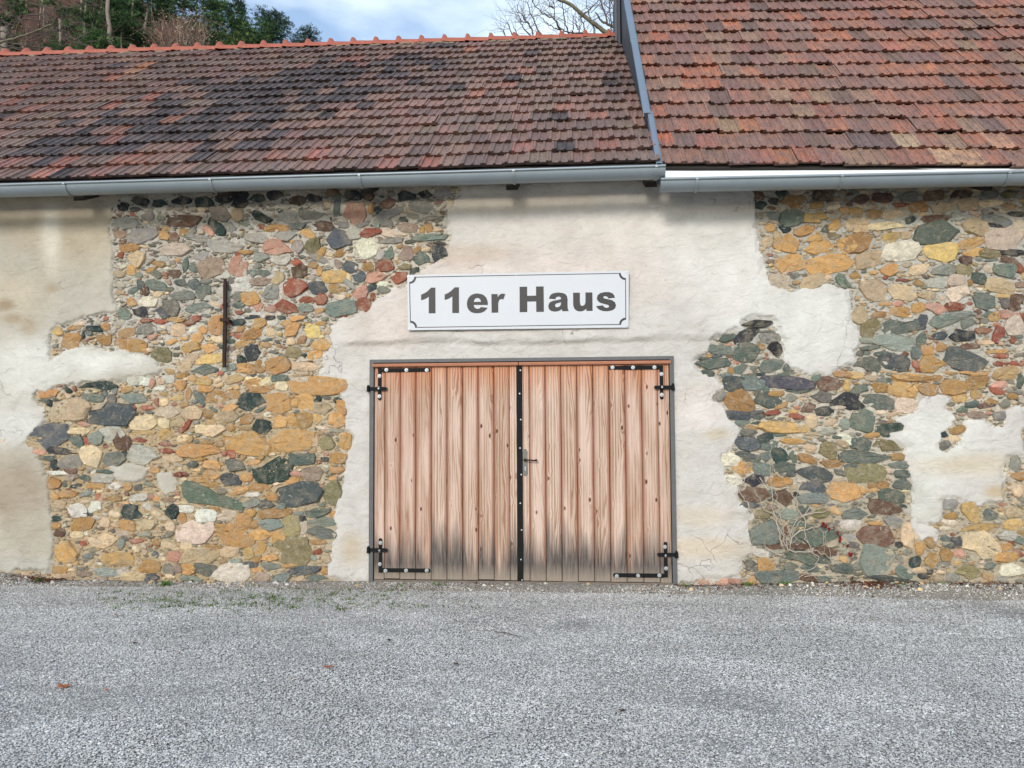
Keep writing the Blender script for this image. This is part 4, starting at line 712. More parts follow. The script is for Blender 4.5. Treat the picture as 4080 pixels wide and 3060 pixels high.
for u in (258, 835, 1430, 2045, 2612): bracket(gutL, g0, g1, u)
for u in (2775, 3353, 4020): bracket(gutR, h0, h1, u)
# pale apron between the last tile course of the taller roof and its gutter
a0, a1 = h0+Vector((.02, .035, .012)), h1+Vector((0, .035, .012)); e0, e1 = at(2645, 672, -.30), at(4080, 676, -.30); e1 = e0+(e1-e0)*((X1+.2-e0.x)/(e1.x-e0.x))
c = MB(); t_ = Vector((0, .003, -.003)); c.hexa([a0+t_, a1+t_, e1+t_, e0+t_, a0, a1, e1, e0]); c.build('eaves_apron', m_apron, tall)
# closing board behind apron and rafter feet
for parent, us, y_, in ((low, (340, 905, 1470, 2043), 800), (tall, (2590, 3210, 3905), 765)):
    for u in us:
        vv = lin(u, 0, 800, 2640, 735) if parent is low else lin(u, 2590, 738, 4080, 752)
        p = at(u, vv, -.16)-Vector((0, 0, .075)); c = MB(); w = .062
        c.hexa([Vector((p.x-w, -.27, p.z+.02)), Vector((p.x+w, -.27, p.z+.02)), Vector((p.x+w, .25, p.z+.26)), Vector((p.x-w, .25, p.z+.26)), Vector((p.x-w, -.27, p.z+.10)), Vector((p.x+w, -.27, p.z+.10)), Vector((p.x+w, .25, p.z+.44)), Vector((p.x-w, .25, p.z+.44))])
        c.build('rafter', m_rafter, parent)

# ------------------------------------------------------------------ the double door
def dz4(x, y, Y=0.0): return at(1440+x*.59095, y*.59095+1400, Y)
def dz5(x, y, Y=0.0): return at(2040+x*.59072, y*.59072+1400, Y)
c = MB(); fw_ = .045
c.box(door_l, door_l+fw_, -.022, .10, -.05, door_t); c.box(door_r-fw_, door_r, -.022, .10, -.05, door_t); c.box(door_l+fw_, door_r-fw_, -.0215, .10, door_t-.036, door_t)
frame = c.build('door_frame', m_frame, low)
zt, zb = door_t-.088, .028
xL = [dz4(x, 700).x for x in (79, 156, 261, 366, 471, 576, 682, 787, 893, 1000, 1052)]
xR = [dz5(x, 700).x for x in (66, 117, 226, 332, 440, 549, 658, 766, 879, 990, 1074)]
xL[0] = door_l+fw_+.004; xR[-1] = door_r-fw_-.004
def leaf_(xs, first):
    a, b_ = xs[0], xs[-1]; c = MB()
    for z in (.30, 1.15, 2.05): c.box(a+.05, b_-.05, .030, .058, z, z+.13)      # ledges across the back
    d = c.build('door', m_deck, low)
    for i in range(len(xs)-1):
        x0, x1 = xs[i]+.0022, xs[i+1]-.0022; y = rng.normal(0, .0016); g = .006
        w = (x1-x0)/2; v = []; zlo = zb+rng.normal(0, .004)
        for z in (zlo, zt):
            v += [(-w, .028, z), (-w, y+g, z), (-w+.006, y, z), (-w*.35, y+rng.normal(0, .0012), z), (w*.35, y+rng.normal(0, .0012), z), (w-.006, y, z), (w, y+g, z), (w, .028, z)]
        f = [(k, k+1, 9+k, 8+k) for k in range(7)]+[(7, 0, 8, 15), tuple(range(7, -1, -1)), tuple(range(8, 16))]
        o = link('plank', mesh('plank', v, f), m_wood, d); o.location.x = (x0+x1)/2
    return d
doorL, doorR = leaf_(xL, 0), leaf_(xR, 1)
c = MB(); xm = dz4(1060, 70).x
for (a, b_, d) in ((door_l+.034, xm-.004, doorL), (xm+.004, door_r-.034, doorR)):
    c = MB(); w = (b_-a)/2; zz = door_t-.036; v = []
    for x in (-w, w): v += [(x, .02, zz-.004), (x, -.030, zz-.012), (x, -.044, zz-.028), (x, -.040, zz-.044), (x, -.016, zz-.050), (x, .02, zz-.050)]
    c.add(v, [(i, (i+1) % 6, 6+(i+1) % 6, 6+i) for i in range(6)]+[(5, 4, 3, 2, 1, 0), (6, 7, 8, 9, 10, 11)])
    m_rail = flat('rail_wood', alb((172, 116, 88)), .75, 0, .22, 18, .3) if d is doorL else m_rail
    o = c.build('top_rail', m_rail, d); o.location.x = (a+b_)/2
# black cover strip where the leaves meet, with small round rivets
xs0, xs1 = dz5(30, 120).x, dz5(74, 900).x; c = MB(); c.box(dz5(33, 700).x, dz5(72, 700).x, -.012, -.003, zb+.005, zt+.004)
strip = c.build('cover_strip', m_black, doorR)
c = MB(); c.disc(0, 0, -.018, -.0125, .0085, 8); rv = c.mesh('rivet'); rv.materials.append(m_bolt)
for x, y in ((57, 128), (52, 285), (60, 460), (55, 652), (63, 830), (57, 1023), (66, 1203), (61, 1402), (69, 1540)):
    p = dz5(x, y); o = bpy.data.objects.new('rivet', rv); col.objects.link(o); own(o, doorR); o.location = (p.x, 0, p.z)
# angle straps with pintle hinges and bolts
bm_ = MB(); bm_.disc(0, 0, -.016, -.0125, .0205, 16); bm_.disc(0, 0, -.026, -.0162, .0105, 6); bm_.disc(0, 0, -.031, -.0262, .006, 8); bolt_me = bm_.mesh('bolt'); bolt_me.materials.append(m_bolt)
def strapbox(c, P0, P1, y0, y1): c.box(min(P0.x, P1.x), max(P0.x, P1.x), y0, y1, min(P0.z, P1.z), max(P0.z, P1.z))
def roundend(c, x, z, r, y0, y1): c.disc(x, z, y0, y1, r, 14)
def hinge(fn, vert, horiz, pint, bolts, door, knuckle):
    c = MB(); a, b_ = fn(*vert[0]), fn(*vert[1]); w = .036
    xv = (a.x+b_.x)/2; strapbox(c, Vector((xv-.0185, 0, a.z)), Vector((xv+.0185, 0, b_.z)), -.0125, -.004)
    a, b_ = fn(*horiz[0]), fn(*horiz[1]); zc = (a.z+b_.z)/2
    xa, xb = sorted((a.x, b_.x)); far = xb if abs(xb-xv) > abs(xa-xv) else xa; s_ = 1 if far > xv else -1
    c.box(min(xv+s_*.019, far-s_*.018), max(xv+s_*.019, far-s_*.018), -.0123, -.004, zc-.0205, zc+.0205); c.disc(far-s_*.0185, zc, -.0121, -.0042, .0203, 16)
    zend = fn(*vert[1]).z if abs(fn(*vert[1]).z-zc) > abs(fn(*vert[0]).z-zc) else fn(*vert[0]).z; c.disc(xv, zend, -.0121, -.0042, .0184, 16)
    h = c.build('hinge_strap', m_black, door)
    c = MB(); a, b_ = fn(*pint[0]), fn(*pint[1]); zc2 = (a.z+b_.z)/2; xa, xb = sorted((a.x, b_.x)); wall_x = xa if knuckle == 'l' else xb; k_ = -1 if knuckle == 'l' else 1
    c.box(xa, xb, -.0305, -.0222, zc2-.019, zc2+.019); c.disc(xb if knuckle == 'l' else xa, zc2, -.0302, -.0225, .0188, 12)
    c.tube([(wall_x, -.034, zc2-.032), (wall_x, -.034, zc2+.030)], .0165, 10); c.tube([(wall_x, -.034, zc2+.03), (wall_x, -.034, zc2+.042)], .010, 8); c.box(wall_x-.02, wall_x+.02, -.03, .03, zc2-.030, zc2-.012)
    c.build('pintle', m_black, door)
    for x, y in bolts:
        p = fn(x, y); o = bpy.data.objects.new('bolt', bolt_me); col.objects.link(o); own(o, door); o.location = (p.x, -.010 if abs(p.z-zc2) < .03 else 0, p.z)
hinge(dz4, ((112, 112), (138, 318)), ((112, 112), (465, 142)), ((52, 238), (166, 268)), ((170, 125), (305, 126), (442, 127), (124, 166), (121, 251), (123, 303)), doorL, 'l')
hinge(dz4, ((115, 1490), (143, 1270)), ((112, 1460), (465, 1490)), ((52, 1322), (168, 1352)), ((131, 1289), (126, 1339), (126, 1433), (164, 1477), (303, 1476), (442, 1476)), doorL, 'l')
hinge(dz5, ((993, 95), (1022, 312)), ((652, 95), (1020, 125)), ((968, 228), (1084, 258)), ((677, 109), (815, 109), (960, 108), (1007, 153), (1010, 242), (1009, 293)), doorR, 'r')
hinge(dz5, ((1022, 1522), (1051, 1296)), ((682, 1495), (1052, 1525)), ((990, 1352), (1108, 1385)), ((1030, 1317), (1034, 1372), (1038, 1462), (706, 1514), (850, 1511), (993, 1509)), doorR, 'r')
# handle plate and lever
a, b_ = dz5(73, 662), dz5(105, 838); c = MB(); xm, w = (a.x+b_.x)/2, (b_.x-a.x)/2
pr = [(-.55, 0), (.55, 0), (.8, .03), (1, .07), (1, .93), (.8, .97), (.55, 1), (.25, 1.02), (-.25, 1.02), (-.55, 1), (-.8, .97), (-1, .93), (-1, .07), (-.8, .03)]
v = [(xm+px*w, y, b_.z+(a.z-b_.z)*pz) for y in (-.010, -.002) for px, pz in pr]; n = len(pr)
c.add(v, [tuple(range(n)), tuple(range(2*n-1, n-1, -1))]+[(i, n+i, n+(i+1) % n, (i+1) % n) for i in range(n)])
k1 = dz5(90, 790); plate = c.build('handle_plate', m_plate, doorR)
c = MB(); c.disc(k1.x, k1.z+.012, -.0125, -.0102, .0085, 10); c.box(k1.x-.005, k1.x+.005, -.0125, -.0103, k1.z-.022, k1.z+.008); c.build('keyhole', m_bolt, doorR)
p, q = dz5(88, 731), dz5(172, 733); c = MB(); c.disc(p.x, p.z, -.045, -.0102, .014, 12); c.tube([p+Vector((0, -.05, 0)), p+Vector((.02, -.053, 0)), q+Vector((-.035, -.052, -.002)), q+Vector((-.01, -.050, 0)), q+Vector((0, -.05, .001))], [.010, .0075, .0085, .0125, .009], 10); c.build('door_handle', m_rust, doorR, True)
# threshold
c = MB(); c.box(door_l+.03, door_r-.03, .0, .12, -.06, .018); m_sill = flat('worn_threshold', alb((120, 108, 96)), .95, 0, .3, 14, .6); c.build('threshold', m_sill, low)

# ------------------------------------------------------------------ iron wall anchor
a, b_ = at(0+1772*S1, 700+812*S1, -.03), at(0+1770*S1, 700+1508*S1, -.03); c = MB(); xc = (a.x+b_.x)/2
zs = np.linspace(a.z, b_.z, 9); wd = [.012, .019, .018, .017, .016, .019, .018, .016, .014]; v = []
for z, w in zip(zs, wd):
    jx = rng.normal(0, .002); v += [(xc+jx-w, -.052, z), (xc+jx+w, -.050, z), (xc+jx+w, -.022, z), (xc+jx-w, -.022, z)]
c.add(v, [(i*4+k, i*4+(k+1) % 4, i*4+4+(k+1) % 4, i*4+4+k) for i in range(8) for k in range(4)]+[(3, 2, 1, 0), (32, 33, 34, 35)])
zc = at(900, 700+1137*S1, -.03).z; zk = at(900, 700+1020*S1, -.03).z; c.box(xc-.022, xc+.021, -.058, -.022, zk-.012, zk+.014)
anch = c.build('wall_anchor', m_rust, low)
c = MB(); c.box(xc-.045, xc+.048, -.066, -.0525, zc-.016, zc+.018); c.box(xc+.030, xc+.058, -.060, .03, zc-.030, zc+.004); c.box(xc-.048, xc-.030, -.060, .03, zc-.012, zc+.014); c.build('anchor_clasp', m_rust, anch)
# ------------------------------------------------------------------ the sign
SY = -.065
def z3(x, y, Y=SY): return at(1400+x*.54250, 1040+y*.54250, Y)
sg = thing('house_sign', z3(1222, 290), 'long white sign reading 11er Haus in bold dark letters above the door', 'sign')
cor = [z3(410, 102), z3(2037, 71), z3(2036, 488), z3(416, 508)]
c = MB(); bk = [p+Vector((0, .028, 0)) for p in cor]; c.hexa([cor[3], cor[2], bk[2], bk[3], cor[0], cor[1], bk[1], bk[0]]); c.build('board', m_white, sg)
c = MB(); c.box(cor[0].x+.06, cor[0].x+.10, SY+.029, -.0, cor[3].z+.06, cor[0].z-.06); c.box(cor[1].x-.10, cor[1].x-.06, SY+.029, -.0, cor[3].z+.06, cor[0].z-.06); c.build('spacer_batten', m_frame, sg)
def arc(cx, cy, r, a0, a1, n=7): return [(cx+r*math.cos(a0+(a1-a0)*i/(n-1)), cy+r*math.sin(a0+(a1-a0)*i/(n-1))) for i in range(n)]
def border(in_):      # notched frame line in the zoomed picture, moved inwards by in_
    h = math.pi/2; r = 38+in_*.6
    L_, R_ = [(427+in_, 118+in_), (2013-in_, 88+in_)], [(2017-in_, 468-in_), (432+in_, 488-in_)]
    tl, tr, br, bl = (425+in_*.4, 116+in_*.4), (2016-in_*.4, 88+in_*.4), (2018-in_*.4, 468-in_*.4), (431+in_*.4, 490-in_*.4)
    return arc(*tl, r, h, 0) + arc(*tr, r, math.pi, h) + arc(*br, r, -h, -math.pi) + arc(*bl, r, 0, -h)
o_, i_ = border(-1), border(13); n = len(o_)
# keep the long sides straight by spacing the strip along matching corners
PY = SY-.0012
v = [z3(x, y, PY) for x, y in o_]+[z3(x, y, PY) for x, y in i_]
c = MB(); c.add(v+[p+Vector((0, .001, 0)) for p in v], [(i, (i+1) % n, n+(i+1) % n, n+i) for i in range(n)]); c.build('border_line', m_print, sg)
G1 = [(586, 195), (617, 195), (618, 384), (568, 384), (568, 262), (553, 273), (535, 282), (512, 289), (512, 247), (538, 236), (560, 221), (575, 206)]
GLY = [('digit', [G1]), ('digit', [[(x+173, y-2) for x, y in G1]]),
 ('letter', [[(1003, 323), (1001, 295), (991, 269), (972, 250), (949, 241), (925, 238), (900, 241), (877, 252), (860, 270), (851, 292), (848, 315), (852, 342), (864, 363), (883, 377), (905, 383), (928, 384), (955, 380), (978, 369), (993, 355), (1000, 343), (951, 338), (943, 347), (931, 351), (918, 350), (907, 343), (901, 333), (899, 323)], [(899, 300), (903, 286), (911, 276), (925, 271), (939, 275), (947, 285), (952, 299)]]),
 ('letter', [[(1030, 380), (1028, 243), (1074, 242), (1075, 266), (1084, 251), (1097, 242), (1112, 239), (1131, 243), (1116, 283), (1104, 279), (1092, 282), (1083, 293), (1079, 312), (1079, 379)]]),
 ('letter', [[(1235, 189), (1291, 188), (1291, 255), (1356, 254), (1356, 187), (1412, 186), (1414, 373), (1358, 374), (1357, 297), (1292, 298), (1292, 375), (1236, 376)]]),
 ('letter', [[(1451, 277), (1456, 259), (1468, 244), (1488, 235), (1518, 231), (1550, 234), (1572, 243), (1584, 260), (1588, 282), (1588, 335), (1591, 354), (1597, 368), (1550, 369), (1545, 354), (1530, 364), (1512, 370), (1490, 372), (1466, 366), (1451, 352), (1446, 333), (1450, 314), (1462, 300), (1482, 292), (1515, 286), (1540, 279), (1539, 269), (1530, 262), (1516, 262), (1504, 267), (1498, 281)], [(1540, 303), (1520, 308), (1502, 314), (1495, 325), (1499, 336), (1511, 340), (1527, 335), (1538, 322)]]),
 ('letter', [[(1628, 233), (1678, 232), (1679, 306), (1683, 322), (1691, 329), (1703, 328), (1714, 320), (1719, 303), (1719, 231), (1770, 230), (1772, 366), (1726, 367), (1725, 350), (1708, 364), (1685, 371), (1658, 367), (1638, 351), (1629, 324)]]),
 ('letter', [[(1936, 270), (1888, 275), (1881, 263), (1866, 257), (1853, 260), (1850, 268), (1858, 275), (1885, 280), (1915, 288), (1936, 303), (1944, 325), (1937, 347), (1917, 362), (1884, 369), (1849, 368), (1821, 358), (1805, 344), (1798, 331), (1848, 325), (1857, 338), (1873, 344), (1889, 340), (1894, 331), (1885, 323), (1858, 316), (1828, 307), (1809, 293), (1803, 274), (1808, 252), (1827, 236), (1858, 228), (1893, 228), (1918, 237), (1931, 253)]])]
for nm, loops in GLY:
    cu = bpy.data.curves.new(nm, 'CURVE'); cu.dimensions = '2D'; cu.fill_mode = 'FRONT'
    for lp in loops:
        s_ = cu.splines.new('POLY'); s_.points.add(len(lp)-1); s_.use_cyclic_u = True
        for pt, (x, y) in zip(s_.points, lp): q = z3(x, y, PY); pt.co = (q.x, q.z, 0, 1)
    tmp = bpy.data.objects.new('letter_outline', cu); me = bpy.data.meshes.new_from_object(tmp); bpy.data.objects.remove(tmp)
    vv = [(p.co.x, PY, p.co.y) for p in me.vertices]; ff = [tuple(p.vertices) for p in me.polygons]
    link(nm, mesh(nm, vv, ff), m_print, sg)
c = MB(); c.disc(0, 0, -.006, -.0005, .009, 10); sm_ = c.mesh('screw'); sm_.materials.append(m_bolt)
for x, y in ((418, 114), (1211, 100), (2024, 84), (2026, 476), (1216, 487), (425, 496)):
    p = z3(x, y); o = bpy.data.objects.new('screw', sm_); col.objects.link(o); own(o, sg); o.location = p

# ------------------------------------------------------------------ ground
nxg, nyg = 120, 70
xs = np.concatenate([[-400, -120, -40, -15], np.linspace(-10, 9, nxg), [15, 40, 120, 400]]); ys = np.concatenate([[-400, -100, -30, -12], np.linspace(-8, .25, nyg), [3, 9, 14, 400]])
GXX, GYY = np.meshgrid(xs, ys); GZZ = np.where((GYY > -1.3) & (GYY < .4), np.interp(GXX, bx_, bz_)*np.clip((GYY+.55)/.45, 0, 1), 0)*(np.abs(GXX) < 9.5) + (np.abs(GXX) < 10)*(np.abs(GYY) < 9)*fbm(GXX*1.2, GYY*1.2, 71, 3)*.012
GZZ = np.where(GYY > 2, -.05, GZZ)
gi = np.arange(GXX.size).reshape(GXX.shape); gq = np.stack([gi[:-1, :-1], gi[:-1, 1:], gi[1:, 1:], gi[1:, :-1]], -1).reshape(-1, 4)
me = fast_mesh('ground', np.stack([GXX.ravel(), GYY.ravel(), GZZ.ravel()], 1), gq, True)
br = np.clip((GYY+1.05+.5*fbm(GXX*1.5, GYY*2, 73, 3))/.7, 0, 1); gc = np.ones(GXX.shape+(3,))*(1-br[..., None])+np.array([1.05, .96, .85])*br[..., None]
colour(me, np.concatenate([gc.reshape(-1, 3), np.ones((GXX.size, 1))], 1)); gr = link('ground', me, m_gravel); tag(gr, kind='structure')
# loose gravel: one square metre of chippings, laid out over the yard
def chips(npeb, size, flatten=.55):
    V = []; Fq = []; C_ = []
    pal = np.array([alb(x) for x in ((200, 199, 196), (208, 207, 204), (188, 187, 185), (174, 174, 173), (214, 213, 209), (224, 221, 215), (148, 149, 150), (198, 190, 178), (194, 193, 190))]); pw = np.array([.22, .2, .17, .1, .12, .05, .05, .03, .06]); pw /= pw.sum()
    px, py = rng.uniform(0, 1, npeb), rng.uniform(0, 1, npeb); s = size*rng.lognormal(0, .32, npeb); th = rng.uniform(0, 6.28, npeb)
    base = np.array([(1, 0, 0), (.25, .85, 0), (-.7, .6, 0), (-.8, -.5, 0), (.3, -.9, 0), (.1, 0, 1.)]); tri = np.array([(0, 1, 5), (1, 2, 5), (2, 3, 5), (3, 4, 5), (4, 0, 5)])
    b = base[None]*(1+rng.uniform(-.3, .3, (npeb, 6, 3))); b[:, 5, :2] += rng.uniform(-.45, .45, (npeb, 2)); b[:, :, 1] *= rng.uniform(.55, 1, npeb)[:, None]; b[:, :, 2] *= flatten*rng.uniform(.6, 1.3, npeb)[:, None]
    b *= s[:, None, None]; b[:, :5, 2] += rng.uniform(-.0015, .003, (npeb, 5)); ca, sa = np.cos(th)[:, None], np.sin(th)[:, None]
    X = b[:, :, 0]*ca-b[:, :, 1]*sa+px[:, None]; Y = b[:, :, 0]*sa+b[:, :, 1]*ca+py[:, None]; Zz = b[:, :, 2]+rng.uniform(-.001, .005, npeb)[:, None]
    v = np.stack([X, Y, Zz], -1).reshape(-1, 3); t_ = (tri[None]+(np.arange(npeb)*6)[:, None, None]).reshape(-1, 3)
    cc_ = pal[rng.choice(len(pal), npeb, p=pw)]*rng.uniform(.8, 1.15, (npeb, 1)); cc_ = np.repeat(cc_, 6, 0)
    return v-np.array([.5, .5, 0]), t_, np.concatenate([cc_, np.ones((len(cc_), 1))], 1)
v, t_, cc_ = chips(14000, .0056); me = fast_mesh('gravel', v, t_); colour(me, cc_); grav = link('gravel', me, m_pebble); tag(grav, kind='stuff')
gn = bpy.data.node_groups.new('lay_gravel', 'GeometryNodeTree'); gn.interface.new_socket('Geometry', in_out='INPUT', socket_type='NodeSocketGeometry'); gn.interface.new_socket('Geometry', in_out='OUTPUT', socket_type='NodeSocketGeometry')
gi_, go_ = gn.nodes.new('NodeGroupInput'), gn.nodes.new('NodeGroupOutput'); grd = gn.nodes.new('GeometryNodeMeshGrid'); grd.inputs['Size X'].default_value = 15; grd.inputs['Size Y'].default_value = 6; grd.inputs['Vertices X'].default_value = 16; grd.inputs['Vertices Y'].default_value = 7
iop = gn.nodes.new('GeometryNodeInstanceOnPoints'); rv_ = gn.nodes.new('FunctionNodeRandomValue'); rv_.data_type = 'INT'
for s_ in rv_.inputs:
    if s_.name == 'Max' and s_.type == 'INT': s_.default_value = 3
mu = gn.nodes.new('ShaderNodeMath'); mu.operation = 'MULTIPLY'; mu.inputs[1].default_value = math.pi/2; cx_ = gn.nodes.new('ShaderNodeCombineXYZ'); e2r = gn.nodes.new('FunctionNodeEulerToRotation'); tg = gn.nodes.new('GeometryNodeTransform'); tg.inputs['Translation'].default_value = (-.6, -3.95, .0)
l_ = gn.links.new; l_(grd.outputs['Mesh'], iop.inputs['Points']); l_(gi_.outputs[0], iop.inputs['Instance']); l_([o for o in rv_.outputs if o.type == 'INT'][0], mu.inputs[0]); l_(mu.outputs[0], cx_.inputs[2]); l_(cx_.outputs[0], e2r.inputs[0]); l_(e2r.outputs[0], iop.inputs['Rotation']); l_(iop.outputs[0], tg.inputs['Geometry']); l_(tg.outputs[0], go_.inputs[0])
md = grav.modifiers.new('lay_gravel', 'NODES'); md.node_group = gn
# finer, browner chippings and litter in the strip along the foot of the wall
def gz_(x, y): return float(np.interp(x, bx_, bz_))*min(1, max(0, (y+.55)/.45))
c = MB(); pal = [(176, 173, 168), (196, 193, 188), (140, 132, 124), (208, 205, 200), (164, 148, 128), (116, 108, 100)]
for _ in range(38000):
    x = rng.uniform(-7.2, 5.6); y = -abs(rng.normal(0, .62))-.03
    if y < -2.0: continue
    s = .0072*rng.lognormal(0, .35); a = rng.uniform(0, 6.28); z = gz_(x, y)
    v = [(x+s*math.cos(a+k*1.57)*(1, .7)[k % 2], y+s*math.sin(a+k*1.57)*(1, .7)[k % 2], z-.002) for k in range(4)]+[(x+rng.normal(0, s*.3), y, z+s*.7)]
    c.add(v, [(0, 1, 4), (1, 2, 4), (2, 3, 4), (3, 0, 4)], alb(np.array(pal[rng.integers(6)])*rng.uniform(.8, 1.1)))
for _ in range(170):      # bigger bits fallen off the wall
    x = rng.uniform(-7, 5.5); y = -abs(rng.normal(0, .13))-.02; s = rng.uniform(.014, .034); z = gz_(x, y); n = 6; a0 = rng.uniform(0, 6.28)
    if -2.2 < x < 1.05 and rng.random() < .8: continue
    v = [(x+s*math.cos(a0+k*1.047)*rng.uniform(.7, 1.2), y+s*.8*math.sin(a0+k*1.047)*rng.uniform(.7, 1.2), z-.004) for k in range(n)]+[(x+s*.5*math.cos(a0+k*1.047)+rng.normal(0, s*.1), y+s*.4*math.sin(a0+k*1.047), z+s*rng.uniform(.4, .8)) for k in range(n)]
    c.add(v, [(k, (k+1) % n, n+(k+1) % n, n+k) for k in range(n)]+[tuple(n+k for k in range(n))], alb(np.array(((176, 172, 164), (196, 170, 128), (130, 134, 126), (206, 200, 188))[rng.integers(4)])*rng.uniform(.8, 1.1)))
o = c.build('wall_foot_gravel', m_pebble); tag(o, kind='stuff')
def gpt(u, v):      # a place on the ground
    d = FW + RT*((u-2040)/F) + UP*((1530-v)/F); p = CAM + d*(-EYE/d.z); return Vector((p.x, p.y, .012))
c = MB(); pal = [(120, 66, 44), (98, 58, 40), (140, 84, 56), (84, 56, 42), (70, 54, 44)]
def litter(n, fx, fy):
    for _ in range(n):
        x, y = fx(), fy()
        if not -7 < x < 5.5: continue
        s = rng.uniform(.008, .022); a = rng.uniform(0, 6.28); z = gz_(x, y)+.008; e = rng.normal(0, .006, 4)
        v = [(x+s*math.cos(a), y+s*math.sin(a), z+e[0]), (x-s*.5*math.sin(a), y+s*.5*math.cos(a), z+abs(e[1])), (x-s*math.cos(a), y-s*math.sin(a), z+e[2]), (x+s*.45*math.sin(a), y-s*.45*math.cos(a), z+abs(e[3]))]
        c.add(v, [(0, 1, 2, 3)], alb(np.array(pal[rng.integers(5)])*rng.uniform(.8, 1.15)))
for cx_p, sx_, n in ((55, .16, 160), (110, .12, 90), (2800, .25, 90), (2950, .3, 90), (3450, .15, 260), (3350, .5, 120), (3420, .25, 120), (3880, .25, 120), (4030, .2, 60), (1930, .08, 20), (500, .4, 60)):
    p = gpt(cx_p, 2330); litter(n, lambda: rng.normal(p.x, sx_), lambda: -abs(rng.normal(0, .11))-.01)
litter(90, lambda: rng.uniform(-6.5, 5), lambda: -abs(rng.normal(0, .35)))
o = c.build('leaf_litter', m_leaf); tag(o, kind='stuff')
# weeds and moss in the gravel
c = MB()
def tuft(x, y, n, h, sp, g):
    for _ in range(n):
        a = rng.uniform(0, 6.28); r = abs(rng.normal(0, sp)); bx, by = x+r*math.cos(a), y+r*math.sin(a); hh = h*rng.uniform(.5, 1.2); w = hh*.16; ln = rng.normal(0, .5, 2)*hh; d = rng.uniform(0, 6.28); z = gz_(bx, by)
        c.add([(bx-w*math.cos(d), by-w*math.sin(d), z), (bx+w*math.cos(d), by+w*math.sin(d), z), (bx+ln[0]*.5+w*.8*math.cos(d), by+ln[1]*.5+w*.8*math.sin(d), z+hh*.6), (bx+ln[0], by+ln[1], z+hh)], [(0, 1, 2, 3)], alb(np.array(g)*rng.uniform(.75, 1.2)))
for u, v_, n, h, sp in ((655, 2325, 70, .05, .05), (150, 2312, 30, .04, .04), (1000, 2330, 20, .03, .08), (2985, 2335, 45, .035, .07), (3110, 2330, 40, .035, .06), (3760, 2345, 30, .03, .08), (3600, 2350, 26, .03, .1), (1745, 2332, 30, .03, .06), (1590, 2335, 20, .025, .05), (2740, 2335, 24, .03, .05)):
    p = gpt(u, v_); tuft(p.x, min(p.y, -.02), n, h, sp, (88, 120, 52))
for _ in range(330):
    u = rng.normal(1080, 360); v_ = 2345+rng.uniform(0, 1)*95*(1-.25*rng.random())
    if u > 1900 or u < 150: continue
    p = gpt(u, v_); tuft(p.x, p.y, int(rng.uniform(6, 20)), rng.uniform(.014, .03), rng.uniform(.02, .09), ((96, 118, 58), (112, 116, 64), (84, 104, 50))[rng.integers(3)])
for _ in range(46):
    p = gpt(rng.uniform(2500, 4000), rng.uniform(2340, 2385)); tuft(p.x, p.y, int(rng.uniform(4, 9)), .016, .05, (104, 112, 64))
o = c.build('weeds', m_grass); tag(o, kind='stuff')
# fallen leaves lying singly on the gravel
def leaf(u, v_, s, colr, label, maple=False, rot=0):
    p = gpt(u, v_); n = 15 if maple else 10; V = [(0, 0, .006)]; 
    for k in range(n):
        a = 2*math.pi*k/n+rot; r = (1 if k % 3 == 0 else (.48 if k % 3 == 1 else .52)) if maple else (1 if k % 5 == 0 else .5)
        V.append((s*r*math.cos(a), s*r*math.sin(a), .004+s*.35*abs(math.sin(a*1.5+rot))*r*rng.uniform(.5, 1.2)))
    st = len(V); V += [(s*.4*math.cos(rot+3.3), s*.4*math.sin(rot+3.3), .006), (s*1.5*math.cos(rot+3.3), s*1.5*math.sin(rot+3.3), .012), (s*1.5*math.cos(rot+3.36), s*1.5*math.sin(rot+3.36), .012)]
    me = mesh('fallen_leaf', V, [(0, 1+k, 1+(k+1) % n) for k in range(n)]+[(st, st+1, st+2)]); colour(me, [(*alb(colr), 1)]*len(V))
    o = link('fallen_leaf', me, m_leaf); o.location = p; tag(o, label, 'leaf', 'fallen leaves on the gravel'); return o
leaf(252, 2746, .055, (170, 96, 60), 'lobed orange brown maple leaf lying on the gravel near the bottom corner', True, .4)
leaf(424, 2757, .022, (186, 112, 74), 'tiny pale orange leaf scrap beside the maple leaf on the gravel')
leaf(537, 2571, .036, (70, 44, 34), 'dark curled brown leaf on open gravel below the green moss', rot=1.0)
leaf(714, 2613, .024, (122, 76, 56), 'small brown leaf between the dark curled leaf and the orange long one', rot=2)
leaf(1308, 2667, .042, (168, 92, 60), 'long narrow rust brown leaf with its stalk alone on the gravel', rot=.2)
leaf(462, 2457, .034, (140, 84, 62), 'brown leaf beside a white pebble below the white boulder', rot=.8)
leaf(1550, 2558, .03, (52, 44, 40), 'nearly black leaf on the gravel in front of the left door leaf', rot=1.9)
leaf(1817, 2655, .034, (84, 62, 48), 'dark crumpled leaf on the gravel straight below the black cover strip', rot=2.4)
leaf(1285, 2490, .022, (150, 84, 60), 'small red brown leaf near the mossy strip before the door', rot=.3)
leaf(2480, 2842, .032, (74, 50, 42), 'dark stick like leaf on gravel towards the picture bottom', rot=.1)
c = MB(); p, q = gpt(1970, 2522), gpt(2075, 2545); c.tube([p, p*.6+q*.4+Vector((.01, .015, .004)), q], [.003, .004, .002], 5); o = c.build('twig', m_twig); tag(o, 'thin bare twig lying on the gravel before the door', 'twig')

